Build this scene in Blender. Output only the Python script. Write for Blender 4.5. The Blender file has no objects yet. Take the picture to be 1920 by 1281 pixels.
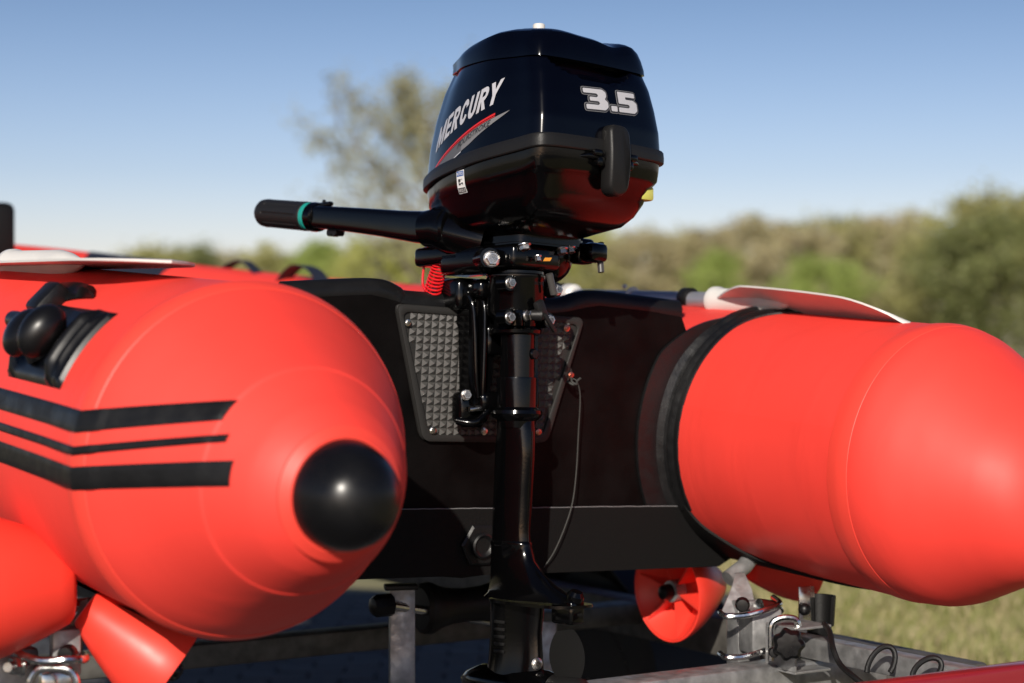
import bpy, bmesh, math, random
from mathutils import Vector, Matrix
from mathutils.bvhtree import BVHTree
R_ = math.radians; PI = math.pi
random.seed(7)
scene = bpy.context.scene
COL = scene.collection

# ------------------------------------------------------------------ camera
H = 1.02                                    # camera height over the ground
LENS = 65.625
FPX = 3500.0
cam_d = bpy.data.cameras.new('camera'); cam = bpy.data.objects.new('camera', cam_d); COL.objects.link(cam)
cam.location = (0, 0, H); cam.rotation_euler = (R_(90), 0, 0)
cam_d.sensor_width = 36; cam_d.lens = LENS; cam_d.clip_start = .05; cam_d.clip_end = 3000
cam_d.dof.use_dof = True; cam_d.dof.focus_distance = 2.74; cam_d.dof.aperture_fstop = 3.2
scene.camera = cam

# ------------------------------------------------------------------ light
SUN_AZ, SUN_EL = 189.0, 25.0
w = bpy.data.worlds.new('World'); scene.world = w; w.use_nodes = True
nt = w.node_tree
sky = nt.nodes.new('ShaderNodeTexSky'); sky.sky_type = 'NISHITA'; sky.sun_disc = False
sky.sun_elevation = R_(SUN_EL); sky.sun_rotation = R_(SUN_AZ); sky.air_density = 1.15; sky.dust_density = .9; sky.ozone_density = 2.2
bg = nt.nodes['Background']; bg.inputs[1].default_value = .094
wtc = nt.nodes.new('ShaderNodeTexCoord'); wsx = nt.nodes.new('ShaderNodeSeparateXYZ'); wr = nt.nodes.new('ShaderNodeValToRGB'); wm_ = nt.nodes.new('ShaderNodeMixRGB')
nt.links.new(wtc.outputs['Generated'], wsx.inputs[0]); nt.links.new(wsx.outputs['Z'], wr.inputs[0])
wr.color_ramp.elements[0].position = 0.0; wr.color_ramp.elements[0].color = (1.46, 1.30, 1.58, 1)
wr.color_ramp.elements[1].position = .20; wr.color_ramp.elements[1].color = (.50, .55, .72, 1)
e2_ = wr.color_ramp.elements.new(.55); e2_.color = (.17, .22, .36, 1)
e_ = wr.color_ramp.elements.new(.09); e_.color = (.88, .86, 1.10, 1)
wm_.blend_type = 'MULTIPLY'; wm_.inputs[0].default_value = 1
nt.links.new(sky.outputs[0], wm_.inputs[1]); nt.links.new(wr.outputs[0], wm_.inputs[2]); nt.links.new(wm_.outputs[0], bg.inputs[0])
sd = bpy.data.lights.new('sun', 'SUN'); so = bpy.data.objects.new('sun', sd); COL.objects.link(so)
sd.energy = 4.7; sd.angle = R_(.53); sd.color = (1, .925, .82)
az, el = R_(SUN_AZ), R_(SUN_EL)
sdir = Vector((math.sin(az)*math.cos(el), math.cos(az)*math.cos(el), math.sin(el)))
so.rotation_euler = sdir.to_track_quat('Z', 'Y').to_euler(); so.location = sdir*20
vs = scene.view_settings
scene.display_settings.display_device = 'sRGB'
vs.view_transform = 'Standard'; vs.look = 'None'; vs.exposure = 0.20; vs.gamma = 1; vs.use_curve_mapping = False
scene.render.engine = 'CYCLES'

# ------------------------------------------------------------------ materials
def mat(name, col, rough=.5, metal=0, coat=0, spec=.5, var=0, vscale=8, bump=0, bscale=60, rvar=0, detail=4, coatr=.05, col2=None, sss=0, trans=0, stretch=None):
    m = bpy.data.materials.new(name); m.use_nodes = True; n = m.node_tree.nodes; l = m.node_tree.links
    b = n['Principled BSDF']; b.inputs['Base Color'].default_value = (*col, 1); b.inputs['Roughness'].default_value = rough
    b.inputs['Metallic'].default_value = metal; b.inputs['Specular IOR Level'].default_value = spec
    b.inputs['Coat Weight'].default_value = coat; b.inputs['Coat Roughness'].default_value = coatr
    tc = n.new('ShaderNodeTexCoord'); src = tc.outputs['Object']
    if stretch:
        mp = n.new('ShaderNodeMapping'); mp.inputs['Scale'].default_value = stretch; l.new(src, mp.inputs[0]); src = mp.outputs[0]
    if var or col2:
        t = n.new('ShaderNodeTexNoise'); t.inputs['Scale'].default_value = vscale; t.inputs['Detail'].default_value = detail
        l.new(src, t.inputs['Vector']); r = n.new('ShaderNodeValToRGB'); l.new(t.outputs[0], r.inputs[0])
        c2 = col2 if col2 else tuple(min(1, c*(1+var)) for c in col)
        c1 = col if col2 else tuple(c*(1-var) for c in col)
        r.color_ramp.elements[0].position = .35; r.color_ramp.elements[1].position = .65
        r.color_ramp.elements[0].color = (*c1, 1); r.color_ramp.elements[1].color = (*c2, 1)
        l.new(r.outputs[0], b.inputs['Base Color'])
    if rvar:
        t = n.new('ShaderNodeTexNoise'); t.inputs['Scale'].default_value = vscale*2.3; t.inputs['Detail'].default_value = 6
        l.new(src, t.inputs['Vector']); mr = n.new('ShaderNodeMapRange'); l.new(t.outputs[0], mr.inputs[0])
        mr.inputs[1].default_value = .3; mr.inputs[2].default_value = .7
        mr.inputs[3].default_value = max(.02, rough-rvar); mr.inputs[4].default_value = min(1, rough+rvar)
        l.new(mr.outputs[0], b.inputs['Roughness'])
    if bump:
        t = n.new('ShaderNodeTexNoise'); t.inputs['Scale'].default_value = bscale; t.inputs['Detail'].default_value = 5
        l.new(src, t.inputs['Vector']); bp = n.new('ShaderNodeBump'); bp.inputs['Strength'].default_value = bump
        bp.inputs['Distance'].default_value = .002; l.new(t.outputs[0], bp.inputs['Height']); l.new(bp.outputs[0], b.inputs['Normal'])
    if trans:
        out = n['Material Output']; tr = n.new('ShaderNodeBsdfTranslucent'); tr.inputs[0].default_value = (*[min(1, c*1.6) for c in col], 1)
        mx = n.new('ShaderNodeMixShader'); mx.inputs[0].default_value = trans
        l.new(b.outputs[0], mx.inputs[1]); l.new(tr.outputs[0], mx.inputs[2]); l.new(mx.outputs[0], out.inputs[0])
    return m
M = {}
M['red'] = mat('red_pvc_fabric', (.79, .050, .036), .56, spec=.40, var=.05, vscale=3, bump=.10, bscale=14, rvar=.07)
def creases(m, k, dist, st):
    n = m.node_tree.nodes; l = m.node_tree.links; b = n['Principled BSDF']
    tc = n.new('ShaderNodeTexCoord'); mp = n.new('ShaderNodeMapping'); mp.inputs['Scale'].default_value = st; l.new(tc.outputs['Object'], mp.inputs[0])
    t = n.new('ShaderNodeTexNoise'); t.inputs['Scale'].default_value = k; t.inputs['Detail'].default_value = 3; t.inputs['Distortion'].default_value = .6; l.new(mp.outputs[0], t.inputs['Vector'])
    r = n.new('ShaderNodeMapRange'); r.interpolation_type = 'SMOOTHSTEP'; l.new(t.outputs[0], r.inputs[0]); r.inputs[1].default_value = .42; r.inputs[2].default_value = .62
    bp = n.new('ShaderNodeBump'); bp.inputs['Distance'].default_value = dist; bp.inputs['Strength'].default_value = .26; l.new(r.outputs[0], bp.inputs['Height'])
    old = b.inputs['Normal'].links[0].from_node if b.inputs['Normal'].links else None
    if old: l.new(old.outputs[0], bp.inputs['Normal'])
    l.new(bp.outputs[0], b.inputs['Normal'])
creases(M['red'], 3.5, .0022, (1.0, 2.2, .8))
M['redtape'] = mat('red_pvc_tape', (.80, .056, .037), .5, spec=.45, bump=.10, bscale=30)
M['blackpvc'] = mat('black_pvc_fabric', (.006, .006, .0065), .42, spec=.32, rvar=.1, vscale=14, bump=.25, bscale=160)
M['transom'] = mat('black_transom_board', (.0014, .0011, .0011), .5, spec=.09, col2=(.0042, .0034, .0034), detail=9, rvar=.08, vscale=12, bump=.15, bscale=200)
M['strip'] = mat('charcoal_pvc_strip', (.006, .0058, .0058), .66, spec=.13, bump=.4, bscale=300)
M['flange'] = mat('black_glued_flange', (.006, .006, .0065), .40, spec=.42, rvar=.10, vscale=30, bump=.2, bscale=350)
M['mattblack'] = mat('matt_black_casting', (.004, .004, .004), .85, spec=.15)
M['pipe'] = mat('grey_rubber_pipe', (.05, .048, .046), .4, spec=.5)
M['plate'] = mat('dark_grey_rubber_plate', (.022, .021, .020), .55, spec=.25, bump=.2, bscale=400)
M['stud'] = mat('dark_grey_stud_rubber', (.060, .058, .055), .36, spec=.85)
M['rubber'] = mat('black_rubber', (.006, .006, .006), .5, spec=.3, bump=.15, bscale=300)
M['capblack'] = mat('black_moulded_cap', (.004, .004, .0045), .33, spec=.35, rvar=.09, vscale=12)
M['paint'] = mat('glossy_black_paint', (.0012, .0012, .0014), .14, coat=.0, spec=.34, bump=.04, bscale=260, rvar=.04, vscale=9)
M['cowl'] = mat('midnight_black_cowl_paint', (.0008, .0011, .0030), .13, coat=.0, spec=.30, rvar=.03, vscale=7)
M['belt'] = mat('matt_charcoal_rubber', (.009, .0088, .0088), .45, spec=.3, bump=.15, bscale=500)
M['grip'] = mat('black_rubber_grip', (.009, .0085, .0085), .5, spec=.4, bump=.2, bscale=300)
M['teal'] = mat('teal_plastic', (.01, .26, .22), .4)
M['steel'] = mat('stainless_bolt', (.62, .60, .57), .27, metal=1, var=.12, vscale=90, rvar=.08)
M['copper'] = mat('copper_coloured_screw', (.62, .30, .22), .35, metal=1)
M['galvshade'] = mat('shade_darkened_galvanised_steel', (.085, .08, .072), .6, metal=.3, var=.3, vscale=30, rvar=.1)  # same galvanised steel, shade under the boat put into a darker colour
M['galv'] = mat('galvanised_steel', (.30, .30, .30), .45, metal=.6, var=.28, vscale=38, rvar=.14, bump=.2, bscale=90, detail=7)
M['zinc'] = mat('bright_zinc_plate', (.62, .62, .60), .2, metal=1, var=.1, vscale=40, rvar=.1)
M['white'] = mat('white_plastic', (.60, .585, .56), .38, spec=.5, var=.03, vscale=20)
M['alu'] = mat('grey_aluminium_tube', (.42, .42, .45), .38, metal=.6, rvar=.1, vscale=30)
M['silver'] = mat('silver_print', (.50, .50, .53), .35, metal=.1)
M['greyprint'] = mat('grey_print', (.085, .085, .09), .4)
M['greyprint2'] = mat('mid_grey_print', (.17, .17, .175), .4)
M['darkprint'] = mat('dark_grey_print', (.03, .03, .034), .4)
M['redprint'] = mat('red_print', (.55, .02, .02), .35)
M['labelwhite'] = mat('white_sticker', (.75, .75, .74), .45)
M['labelblue'] = mat('blue_sticker_print', (.02, .10, .36), .45)
M['labelblack'] = mat('black_sticker_print', (.01, .01, .012), .45)
M['orange'] = mat('orange_sticker', (.75, .30, .03), .45)
M['redplastic'] = mat('red_roller_plastic', (.80, .048, .030), .42, spec=.4, rvar=.06, vscale=9)
M['redcord'] = mat('red_coiled_plastic', (.62, .012, .016), .25, coat=.3)
M['darkred'] = mat('dark_red_painted_steel', (.22, .012, .018), .35, coat=.4, rvar=.1)
M['cord'] = mat('grey_cord', (.035, .035, .032), .7)
M['navy'] = mat('navy_webbing', (.012, .016, .03), .6, bump=.3, bscale=300)
M['tyre'] = mat('tyre_rubber', (.014, .014, .014), .75)
M['wood'] = mat('inner_floor', (.05, .05, .055), .6)
M['amber'] = mat('yellow_reflector', (.55, .55, .12), .3)
M['brick'] = mat('grey_concrete_paver', (.05, .05, .053), .85, var=.25, vscale=5, bump=.6, bscale=120)
M['bed'] = mat('paver_joint_sand', (.04, .037, .03), .95)
M['bark'] = mat('grey_brown_bark', (.17, .14, .11), .9, var=.3, vscale=6)
M['gnd'] = mat('field_soil_and_turf', (.17, .17, .07), .95, col2=(.34, .28, .15), vscale=1.4, detail=8)
M['blade_g'] = mat('green_grass_blade', (.27, .28, .09), .6, trans=.35)
M['blade_d'] = mat('dry_grass_blade', (.50, .42, .24), .7, trans=.3)
LEAF = {}
for k, c in dict(spring=(.44, .45, .14), olive=(.38, .37, .15), brown=(.43, .385, .22), dark=(.20, .22, .08), bright=(.33, .40, .11), tan=(.48, .43, .26), grey=(.34, .33, .19)).items():
    LEAF[k] = mat('leaves_'+k, c, .6, var=.3, vscale=.8, trans=.35)

# ------------------------------------------------------------------ mesh helpers
def link(name, me, m=None, parent=None, smooth=True, angle=None):
    o = bpy.data.objects.new(name, me)
    if m is not None and not me.materials: me.materials.append(m)
    if smooth is True:
        for p in me.polygons: p.use_smooth = True
        me.set_sharp_from_angle(angle=R_(angle if angle else 35))
    COL.objects.link(o)
    if parent: o.parent = parent
    return o
def bm_link(name, bm, m, parent=None, smooth=True, angle=None, recalc=True):
    if recalc: bmesh.ops.recalc_face_normals(bm, faces=bm.faces)
    me = bpy.data.meshes.new(name); bm.to_mesh(me); bm.free()
    return link(name, me, m, parent, smooth, angle)
def empty(name, label=None, cat=None, group=None, mtx=None, parent=None):
    o = bpy.data.objects.new(name, None); COL.objects.link(o); o.empty_display_size = .1
    if mtx is not None: o.matrix_world = mtx
    if label: o['label'] = label
    if cat: o['category'] = cat
    if group: o['group'] = group
    if parent: o.parent = parent
    return o
def tag(o, label=None, cat=None, group=None, kind=None):
    if label: o['label'] = label
    if cat: o['category'] = cat
    if group: o['group'] = group
    if kind: o['kind'] = kind
    return o
def loft(bm, rings, cap0=True, cap1=True, closed=True):
    vr = [[bm.verts.new(p) for p in r] for r in rings]; n = len(vr[0])
    for a, b in zip(vr[:-1], vr[1:]):
        for i in range(n if closed else n-1):
            j = (i+1) % n
            try: bm.faces.new((a[i], a[j], b[j], b[i]))
            except ValueError: pass
    if cap0 and closed: bm.faces.new(list(reversed(vr[0])))
    if cap1 and closed: bm.faces.new(vr[-1])
    return vr
def frame_of(d):
    d = Vector(d).normalized(); a = Vector((0, 0, 1)) if abs(d.z) < .9 else Vector((1, 0, 0))
    u = a.cross(d).normalized(); return u, d.cross(u)
def sweep(bm, pts, rad, n=16, cap=True):
    pts = [Vector(p) for p in pts]
    if not hasattr(rad, '__len__'): rad = [rad]*len(pts)
    rings = []; u = None
    for i, p in enumerate(pts):
        d = (pts[min(i+1, len(pts)-1)]-pts[max(i-1, 0)]).normalized()
        if u is None: u, v = frame_of(d)
        else:
            u = (u-d*u.dot(d)).normalized(); v = d.cross(u)
        r = rad[i]; rx, ry = (r if hasattr(r, '__len__') else (r, r))
        rings.append([p+u*rx*math.cos(2*PI*k/n)+v*ry*math.sin(2*PI*k/n) for k in range(n)])
    loft(bm, rings, cap, cap)
def revolve(bm, org, d, prof, n=32, cap0=True, cap1=True):
    org = Vector(org); d = Vector(d).normalized(); u, v = frame_of(d)
    rings = [[org+d*h+(u*math.cos(2*PI*k/n)+v*math.sin(2*PI*k/n))*r for k in range(n)] for r, h in prof]
    loft(bm, rings, cap0, cap1)
def box(bm, c, s, bev=0, rot=None, seg=2):
    g = bmesh.ops.create_cube(bm, size=1)['verts']
    for v in g:
        v.co = Vector((v.co.x*s[0], v.co.y*s[1], v.co.z*s[2]))
    if bev:
        es = list({e for v in g for e in v.link_edges})
        r = bmesh.ops.bevel(bm, geom=es, offset=bev, segments=seg, affect='EDGES', profile=.5)
        g = list({v for f in r['faces'] for v in f.verts} | {v for v in g if v.is_valid})
    for v in g:
        if rot is not None: v.co = rot @ v.co
        v.co += Vector(c)
def prism(bm, pts, d, bev=0, seg=2):
    """closed outline of 3D points extruded along d"""
    d = Vector(d); a = [bm.verts.new(p) for p in pts]; b = [bm.verts.new(Vector(p)+d) for p in pts]; n = len(a)
    f0 = bm.faces.new(a); f1 = bm.faces.new(list(reversed(b)))
    for i in range(n): bm.faces.new((a[i], b[i], b[(i+1) % n], a[(i+1) % n]))
    if bev:
        es = list(set(f0.edges) | set(f1.edges))
        bmesh.ops.bevel(bm, geom=es, offset=bev, segments=seg, affect='EDGES')
def hexbolt(name, pos, d, r, parent, m=None, washer=True, h=None):
    bm = bmesh.new(); h = h or r*.75; d = Vector(d).normalized(); pos = Vector(pos); u, v = frame_of(d)
    if washer: revolve(bm, pos, d, [(r*1.22, 0), (r*1.22, h*.16), (r*1.05, h*.28)], 24)
    ring = lambda rr, hh: [pos+d*hh+(u*math.cos(PI/3*k)+v*math.sin(PI/3*k))*rr for k in range(6)]
    loft(bm, [ring(r, h*.2), ring(r, h*.92), ring(r*.86, h)])
    revolve(bm, pos+d*h, d, [(r*.62, 0), (r*.55, -h*.04)], 20)
    return bm_link(name, bm, m or M['steel'], parent, angle=30)
def cr(pts, per=8, closed=True):
    out = []; n = len(pts); pts = [Vector(p) for p in pts]
    for i in range(n if closed else n-1):
        if closed: p0, p1, p2, p3 = pts[(i-1) % n], pts[i], pts[(i+1) % n], pts[(i+2) % n]
        else: p0, p1, p2, p3 = pts[max(i-1, 0)], pts[i], pts[i+1], pts[min(i+2, n-1)]
        for k in range(per):
            t = k/per
            out.append(.5*((2*p1)+(p2-p0)*t+(2*p0-5*p1+4*p2-p3)*t*t+(3*p1-p0-3*p2+p3)*t**3))
    if not closed: out.append(pts[-1])
    return out
def roundpoly(pts, r, seg=4):
    out = []; n = len(pts)
    for i in range(n):
        p = Vector(pts[i]); a = Vector(pts[i-1]); b = Vector(pts[(i+1) % n])
        rr = r[i] if hasattr(r, '__len__') else r
        da = (a-p); db = (b-p); la = min(rr, da.length*.48); lb = min(rr, db.length*.48)
        s = p+da.normalized()*la; e = p+db.normalized()*lb
        for k in range(seg+1):
            t = k/seg; out.append((1-t)**2*s+2*t*(1-t)*p+t*t*e)
    return out
def lerp(a, b, t): return a+(b-a)*t
def at(px, py, D): return Vector(((px-960)/FPX*D, D, H+(640-py)/FPX*D))

# ------------------------------------------------------------------ frames
tt = Vector((0.83900232, 0.54278758, -0.03816741)); FF = Vector((-0.5400493, 0.83923466, 0.06349747)); uu = Vector((0.06649706, -0.03266224, 0.99725188))
OO = Vector((0.17378619, 2.56761554, -0.16685024+H))
def mtx(o, x, y, z):
    m = Matrix.Identity(4)
    for i in range(3): m[i][0] = x[i]; m[i][1] = y[i]; m[i][2] = z[i]; m[i][3] = o[i]
    return m
BOAT = mtx(OO, tt, FF, uu)
S2 = .587; TR = .215; YT = .43           # tube centre offset, radius, outer transom face
YAW = 32.76
TRAILER = Matrix.Translation((OO.x, OO.y, 0)) @ Matrix.Rotation(R_(YAW), 4, 'Z')
TRI = TRAILER.inverted()
tau = R_(6); e_u = math.cos(tau)*uu+math.sin(tau)*FF; e_f = math.cos(tau)*FF-math.sin(tau)*uu
yw = R_(10); ex = math.cos(yw)*tt+math.sin(yw)*e_f; ey = math.cos(yw)*e_f-math.sin(yw)*tt
EO = BOAT @ Vector((.01, .33, .1))
ENG = mtx(EO, ex, ey, e_u)
ENG0 = mtx(EO, tt, e_f, e_u)             # clamp bracket does not steer
E0inE = ENG.inverted() @ ENG0

# ================================================================== setting
def ground():
    bm = bmesh.new(); N = 40
    vs_ = [[bm.verts.new(((i/N-.5)*1600, -100+(j/N)*1500, 0)) for j in range(N+1)] for i in range(N+1)]
    for i in range(N):
        for j in range(N): bm.faces.new((vs_[i][j], vs_[i+1][j], vs_[i+1][j+1], vs_[i][j+1]))
    return tag(bm_link('field', bm, M['gnd'], smooth=False), kind='structure')
ground()
PX0, PX1, PY0, PY1 = -6.0, .95, -.98, 7.4
bm = bmesh.new(); box(bm, ((PX0+PX1)/2, (PY0+PY1)/2, .012), (PX1-PX0, PY1-PY0, .024))
paving = tag(bm_link('paving', bm, M['bed'], smooth=False), kind='structure')
bm = bmesh.new(); box(bm, (0, 0, 0), (.194, .094, .03), .004, seg=1)
bme = bpy.data.meshes.new('brick'); bm.to_mesh(bme); bm.free(); bme.materials.append(M['brick'])
cells = []
j = 0; y = PY0+.05
while y < PY1-.04:
    x = PX0+.1+(.1 if j % 2 else 0)
    while x < PX1-.1: cells.append((x, y)); x += .2
    y += .1; j += 1
def vis(c):
    px = 960+FPX*c[0]/max(c[1], .1); return (350 < px < 1260 and c[1] > 5.3)
A = [c for c in cells if vis(c)]; A.sort(key=lambda c: c[1]); near = A[:300]; ns = set(near)
for c in near:
    o = bpy.data.objects.new('brick', bme); COL.objects.link(o); o.parent = paving
    o.location = (c[0], c[1], .024+random.uniform(-.0015, .003)); o.rotation_euler = (random.uniform(-.01, .01), random.uniform(-.01, .01), random.uniform(-.012, .012))
bm = bmesh.new()
for c in cells:
    if c in ns: continue
    g = bmesh.ops.create_cube(bm, size=1)['verts']
    for v in g: v.co = Vector((v.co.x*.193+c[0], v.co.y*.093+c[1], v.co.z*.03+.024+0))
tag(bm_link('brick_field', bm, M['brick'], paving, smooth=False), kind='stuff')

bm = bmesh.new(); box(bm, (-8, -31, .010), (70, 60, .02))  # unseen dark slab added behind the camera to darken reflections in black parts
tag(bm_link('dark_reflection_slab', bm, mat('reflection_slab_dark', (.045, .045, .047), .9, var=.2, vscale=3, bump=.5, bscale=80), smooth=False), kind='structure')

def grass(name, n, mats_, hr, seed, zone):
    rnd = random.Random(seed); V = []; Fc = []
    for i in range(n):
        D = zone[2]+(zone[3]-zone[2])*rnd.random()**1.6
        x = zone[0]+(zone[1]-zone[0])*rnd.random()*(D/zone[3]*.6+.4)
        if x < PX1+.02 and D < PY1+.05: continue
        clump = .6+.8*abs(math.sin(x*3.1+math.sin(D*2.3)*2)*math.cos(D*2.7))
        h = rnd.uniform(*hr)*clump; a = rnd.uniform(0, PI); wd = rnd.uniform(.0025, .005)*(1+D*.06)
        lx, ly = rnd.gauss(0, .45)*h, rnd.gauss(0, .45)*h; dx, dy = math.cos(a)*wd, math.sin(a)*wd; b = len(V)
        V += [(x-dx, D-dy, 0), (x+dx, D+dy, 0), (x+lx*.4+dx*.7, D+ly*.4+dy*.7, h*.6), (x+lx*.4-dx*.7, D+ly*.4-dy*.7, h*.6), (x+lx, D+ly, h)]
        Fc += [(b, b+1, b+2, b+3), (b+3, b+2, b+4)]
    me = bpy.data.meshes.new(name); me.from_pydata(V, [], Fc); me.materials.append(mats_)
    return tag(link(name, me, None, smooth=False), kind='stuff')
tag(grass('grass', 60000, M['blade_g'], (.05, .13), 1, (.5, 5.5, 4.2, 16)), 'short green spring grass beside the paving', 'grass')
tag(grass('dry_grass', 70000, M['blade_d'], (.03, .12), 2, (.5, 5.5, 4.2, 16)), 'straw coloured dry grass mixed into the field', 'dry grass')

# ------------------------------------------------------------------ trees
def tree_parts(seed, style):
    """unit-height tree: returns (trunk mesh, crown mesh builder data)"""
    rnd = random.Random(seed); bm = bmesh.new(); tips = []
    spread = dict(sparse=.62, wood=.34, bush=.42, tall=.26)[style]
    base = dict(sparse=.12, wood=.10, bush=.02, tall=.06)[style]
    lean = rnd.uniform(-.03, .03)
    tr = [Vector((lean*t+.015*math.sin(5*t+seed), .012*math.cos(4*t+seed), t*.9)) for t in [i/8 for i in range(9)]]
    sweep(bm, tr, [.022*(1-t/8*.85) for t in range(9)], 7)
    nb = dict(sparse=26, wood=24, bush=22, tall=26)[style]
    for i in range(nb):
        t = base+(.92-base)*(i+rnd.random()*.6)/nb; k = min(int(t*8), 7); p = tr[k].lerp(tr[k+1], t*8-k)
        a = i*2.4+rnd.uniform(-.5, .5)
        env = math.sin(min(1, (t-base)/(1-base)*.9+.16)*PI)**.6
        L = spread*env*rnd.uniform(.65, 1.1); up = rnd.uniform(.25, .75) if style != 'tall' else rnd.uniform(.6, 1.1)
        q = p.copy(); path = [q.copy()]
        d = Vector((math.cos(a), math.sin(a), up)).normalized()
        for s in range(5):
            d = (d+Vector((rnd.uniform(-.25, .25), rnd.uniform(-.25, .25), rnd.uniform(-.12, .28)))).normalized(); q = q+d*L/5; path.append(q.copy())
            if s >= 1:
                for _ in range(2 if style == 'sparse' else 2):
                    d2 = (d+Vector((rnd.uniform(-1, 1), rnd.uniform(-1, 1), rnd.uniform(-.5, .8)))*.9).normalized(); e = q+d2*L*rnd.uniform(.16, .36)
                    sweep(bm, [q, q.lerp(e, .5)+Vector((0, 0, .01)), e], [.0035, .0025, .001], 4, False); tips.append((e, d2)); tips.append((q.lerp(e, .55), d2))
            if s > 1: tips.append((q.copy(), d.copy()))
        sweep(bm, path, [.009, .0075, .006, .0045, .003, .0015], 5, False)
    me = bpy.data.meshes.new('trunk'); bmesh.ops.recalc_face_normals(bm, faces=bm.faces); bm.to_mesh(me); bm.free(); me.materials.append(M['bark'])
    for p in me.polygons: p.use_smooth = True
    V = []; Fc = []
    per, sz, cl = dict(sparse=(27, .0088, .033), wood=(20, .0105, .036), bush=(27, .014, .050), tall=(24, .012, .042))[style]
    for (c, d) in tips:
        if rnd.random() < (.22 if style == 'sparse' else .1): continue
        kk = rnd.uniform(.5, 1.4)
        for _ in range(int(per*kk)):
            p = c+Vector((rnd.gauss(0, cl), rnd.gauss(0, cl), rnd.gauss(0, cl*.8)))*kk
            n1 = Vector((rnd.gauss(0, 1), rnd.gauss(0, 1), rnd.gauss(0, 1))).normalized(); u, v = frame_of(n1); s = sz*rnd.uniform(.6, 1.4)
            b = len(V); V += [p-u*s, p+v*s*.6, p+u*s, p-v*s*.6]; Fc.append((b, b+1, b+2, b+3))
    return me, (V, Fc)
_proto = {}
def tree(px, topy, D, style, leaf, seed, label, wmul=1.0, group=None, name='tree'):
    key = (style, seed)
    if key not in _proto: _proto[key] = (tree_parts(seed*13+5, style), {})
    (tm, (V, Fc)), crowns = _proto[key]
    if leaf not in crowns:
        me = bpy.data.meshes.new('crown'); me.from_pydata([tuple(v) for v in V], [], Fc); me.materials.append(LEAF[leaf]); crowns[leaf] = me
    X = (px-960)/FPX*D; h = H+(640-topy)*1.07/FPX*D
    r = empty(name, label, 'tree', group); r.location = (X, D, 0); r.scale = (h*wmul, h*wmul, h); r.rotation_euler = (0, 0, random.uniform(0, 6))
    for nm, me in (('trunk', tm), ('crown', crowns[leaf])):
        o = bpy.data.objects.new(nm, me); COL.objects.link(o); o.parent = r
    return r
G1 = 'trees of the wood edge on the right'; G2 = 'low trees on the horizon left of the outboard'
tree(822, 150, 62, 'sparse', 'grey', 1, 'tall sparse tree with open crown against the sky behind the outboard', .84, name='sparse_tree')
T = [  # px, top y, distance, style, leaf, seed, label, width
 (285, 462, 120, 'bush', 'olive', 2, 'small rounded olive tree at the left end of the low treeline'),
 (352, 468, 125, 'bush', 'dark', 3, 'low dark green bushy tree right of the leftmost olive tree'),
 (430, 466, 130, 'wood', 'tan', 4, 'pale tan half bare tree above the first strap loop'),
 (505, 470, 122, 'bush', 'olive', 5, 'broad olive tree between the two strap loops'),
 (588, 446, 110, 'tall', 'bright', 2, 'pointed bright green tree below the throttle grip'),
 (655, 485, 118, 'bush', 'spring', 3, 'low yellow green tree beneath the tiller arm'),
 (722, 448, 104, 'bush', 'spring', 4, 'wide yellow green tree right of the pointed one'),
 (800, 440, 108, 'bush', 'olive', 6, 'dense olive tree directly behind the red coiled cord'),
 (880, 446, 112, 'bush', 'spring', 2, 'yellow green tree hidden partly by the clamp bracket'),
]
for i, q in enumerate(T): tree(*q, wmul=1.25, group=G2)
T = [
 (1075, 425, 125, 'bush', 'spring', 2, 'yellow green tree just right of the outboard leg'),
 (1140, 440, 120, 'wood', 'olive', 3, 'olive tree below the water outlet pipes of the outboard'),
 (1205, 428, 118, 'wood', 'tan', 4, 'tan budding tree right under the corner of the engine pan'),
 (1262, 434, 122, 'bush', 'olive', 5, 'rounded olive tree left of the fresh green one'),
 (1322, 420, 116, 'wood', 'brown', 6, 'brown twiggy tree rising behind the fresh green bush'),
 (1345, 462, 104, 'tall', 'bright', 3, 'fresh green conical tree in front of the brown wood'),
 (1392, 408, 122, 'wood', 'tan', 2, 'tan half bare tree above the white paddle collar'),
 (1452, 402, 118, 'wood', 'brown', 3, 'brown bare topped tree above the raised paddle blade'),
 (1500, 412, 112, 'wood', 'tan', 5, 'pale tan tree with thin top above the middle of the blade'),
 (1555, 396, 115, 'wood', 'olive', 4, 'tall olive tree with pointed top above the blade tip'),
 (1545, 478, 98, 'bush', 'bright', 6, 'low fresh green tree in front of the tall olive one'),
 (1612, 404, 120, 'wood', 'brown', 6, 'brown twiggy tree left of the gap in the wood'),
 (1668, 392, 118, 'wood', 'tan', 3, 'tan tree with a see through lace of twigs'),
 (1716, 420, 112, 'wood', 'brown', 2, 'lower brown tree left of the tall dark group'),
 (1748, 440, 100, 'bush', 'olive', 4, 'mid green tree at the foot of the tall dark group'),
 (1835, 345, 92, 'wood', 'olive', 5, 'tallest loose topped tree near the right frame edge'),
 (1800, 412, 88, 'tall', 'dark', 6, 'dark green tall tree just left of the tallest one'),
 (1868, 400, 84, 'bush', 'dark', 2, 'dense dark green tree below the tallest one'),
 (1935, 352, 86, 'wood', 'olive', 6, 'olive tree cut by the right frame edge'),
]
for i, q in enumerate(T): tree(*q, wmul=1.2, group=G1)
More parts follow.
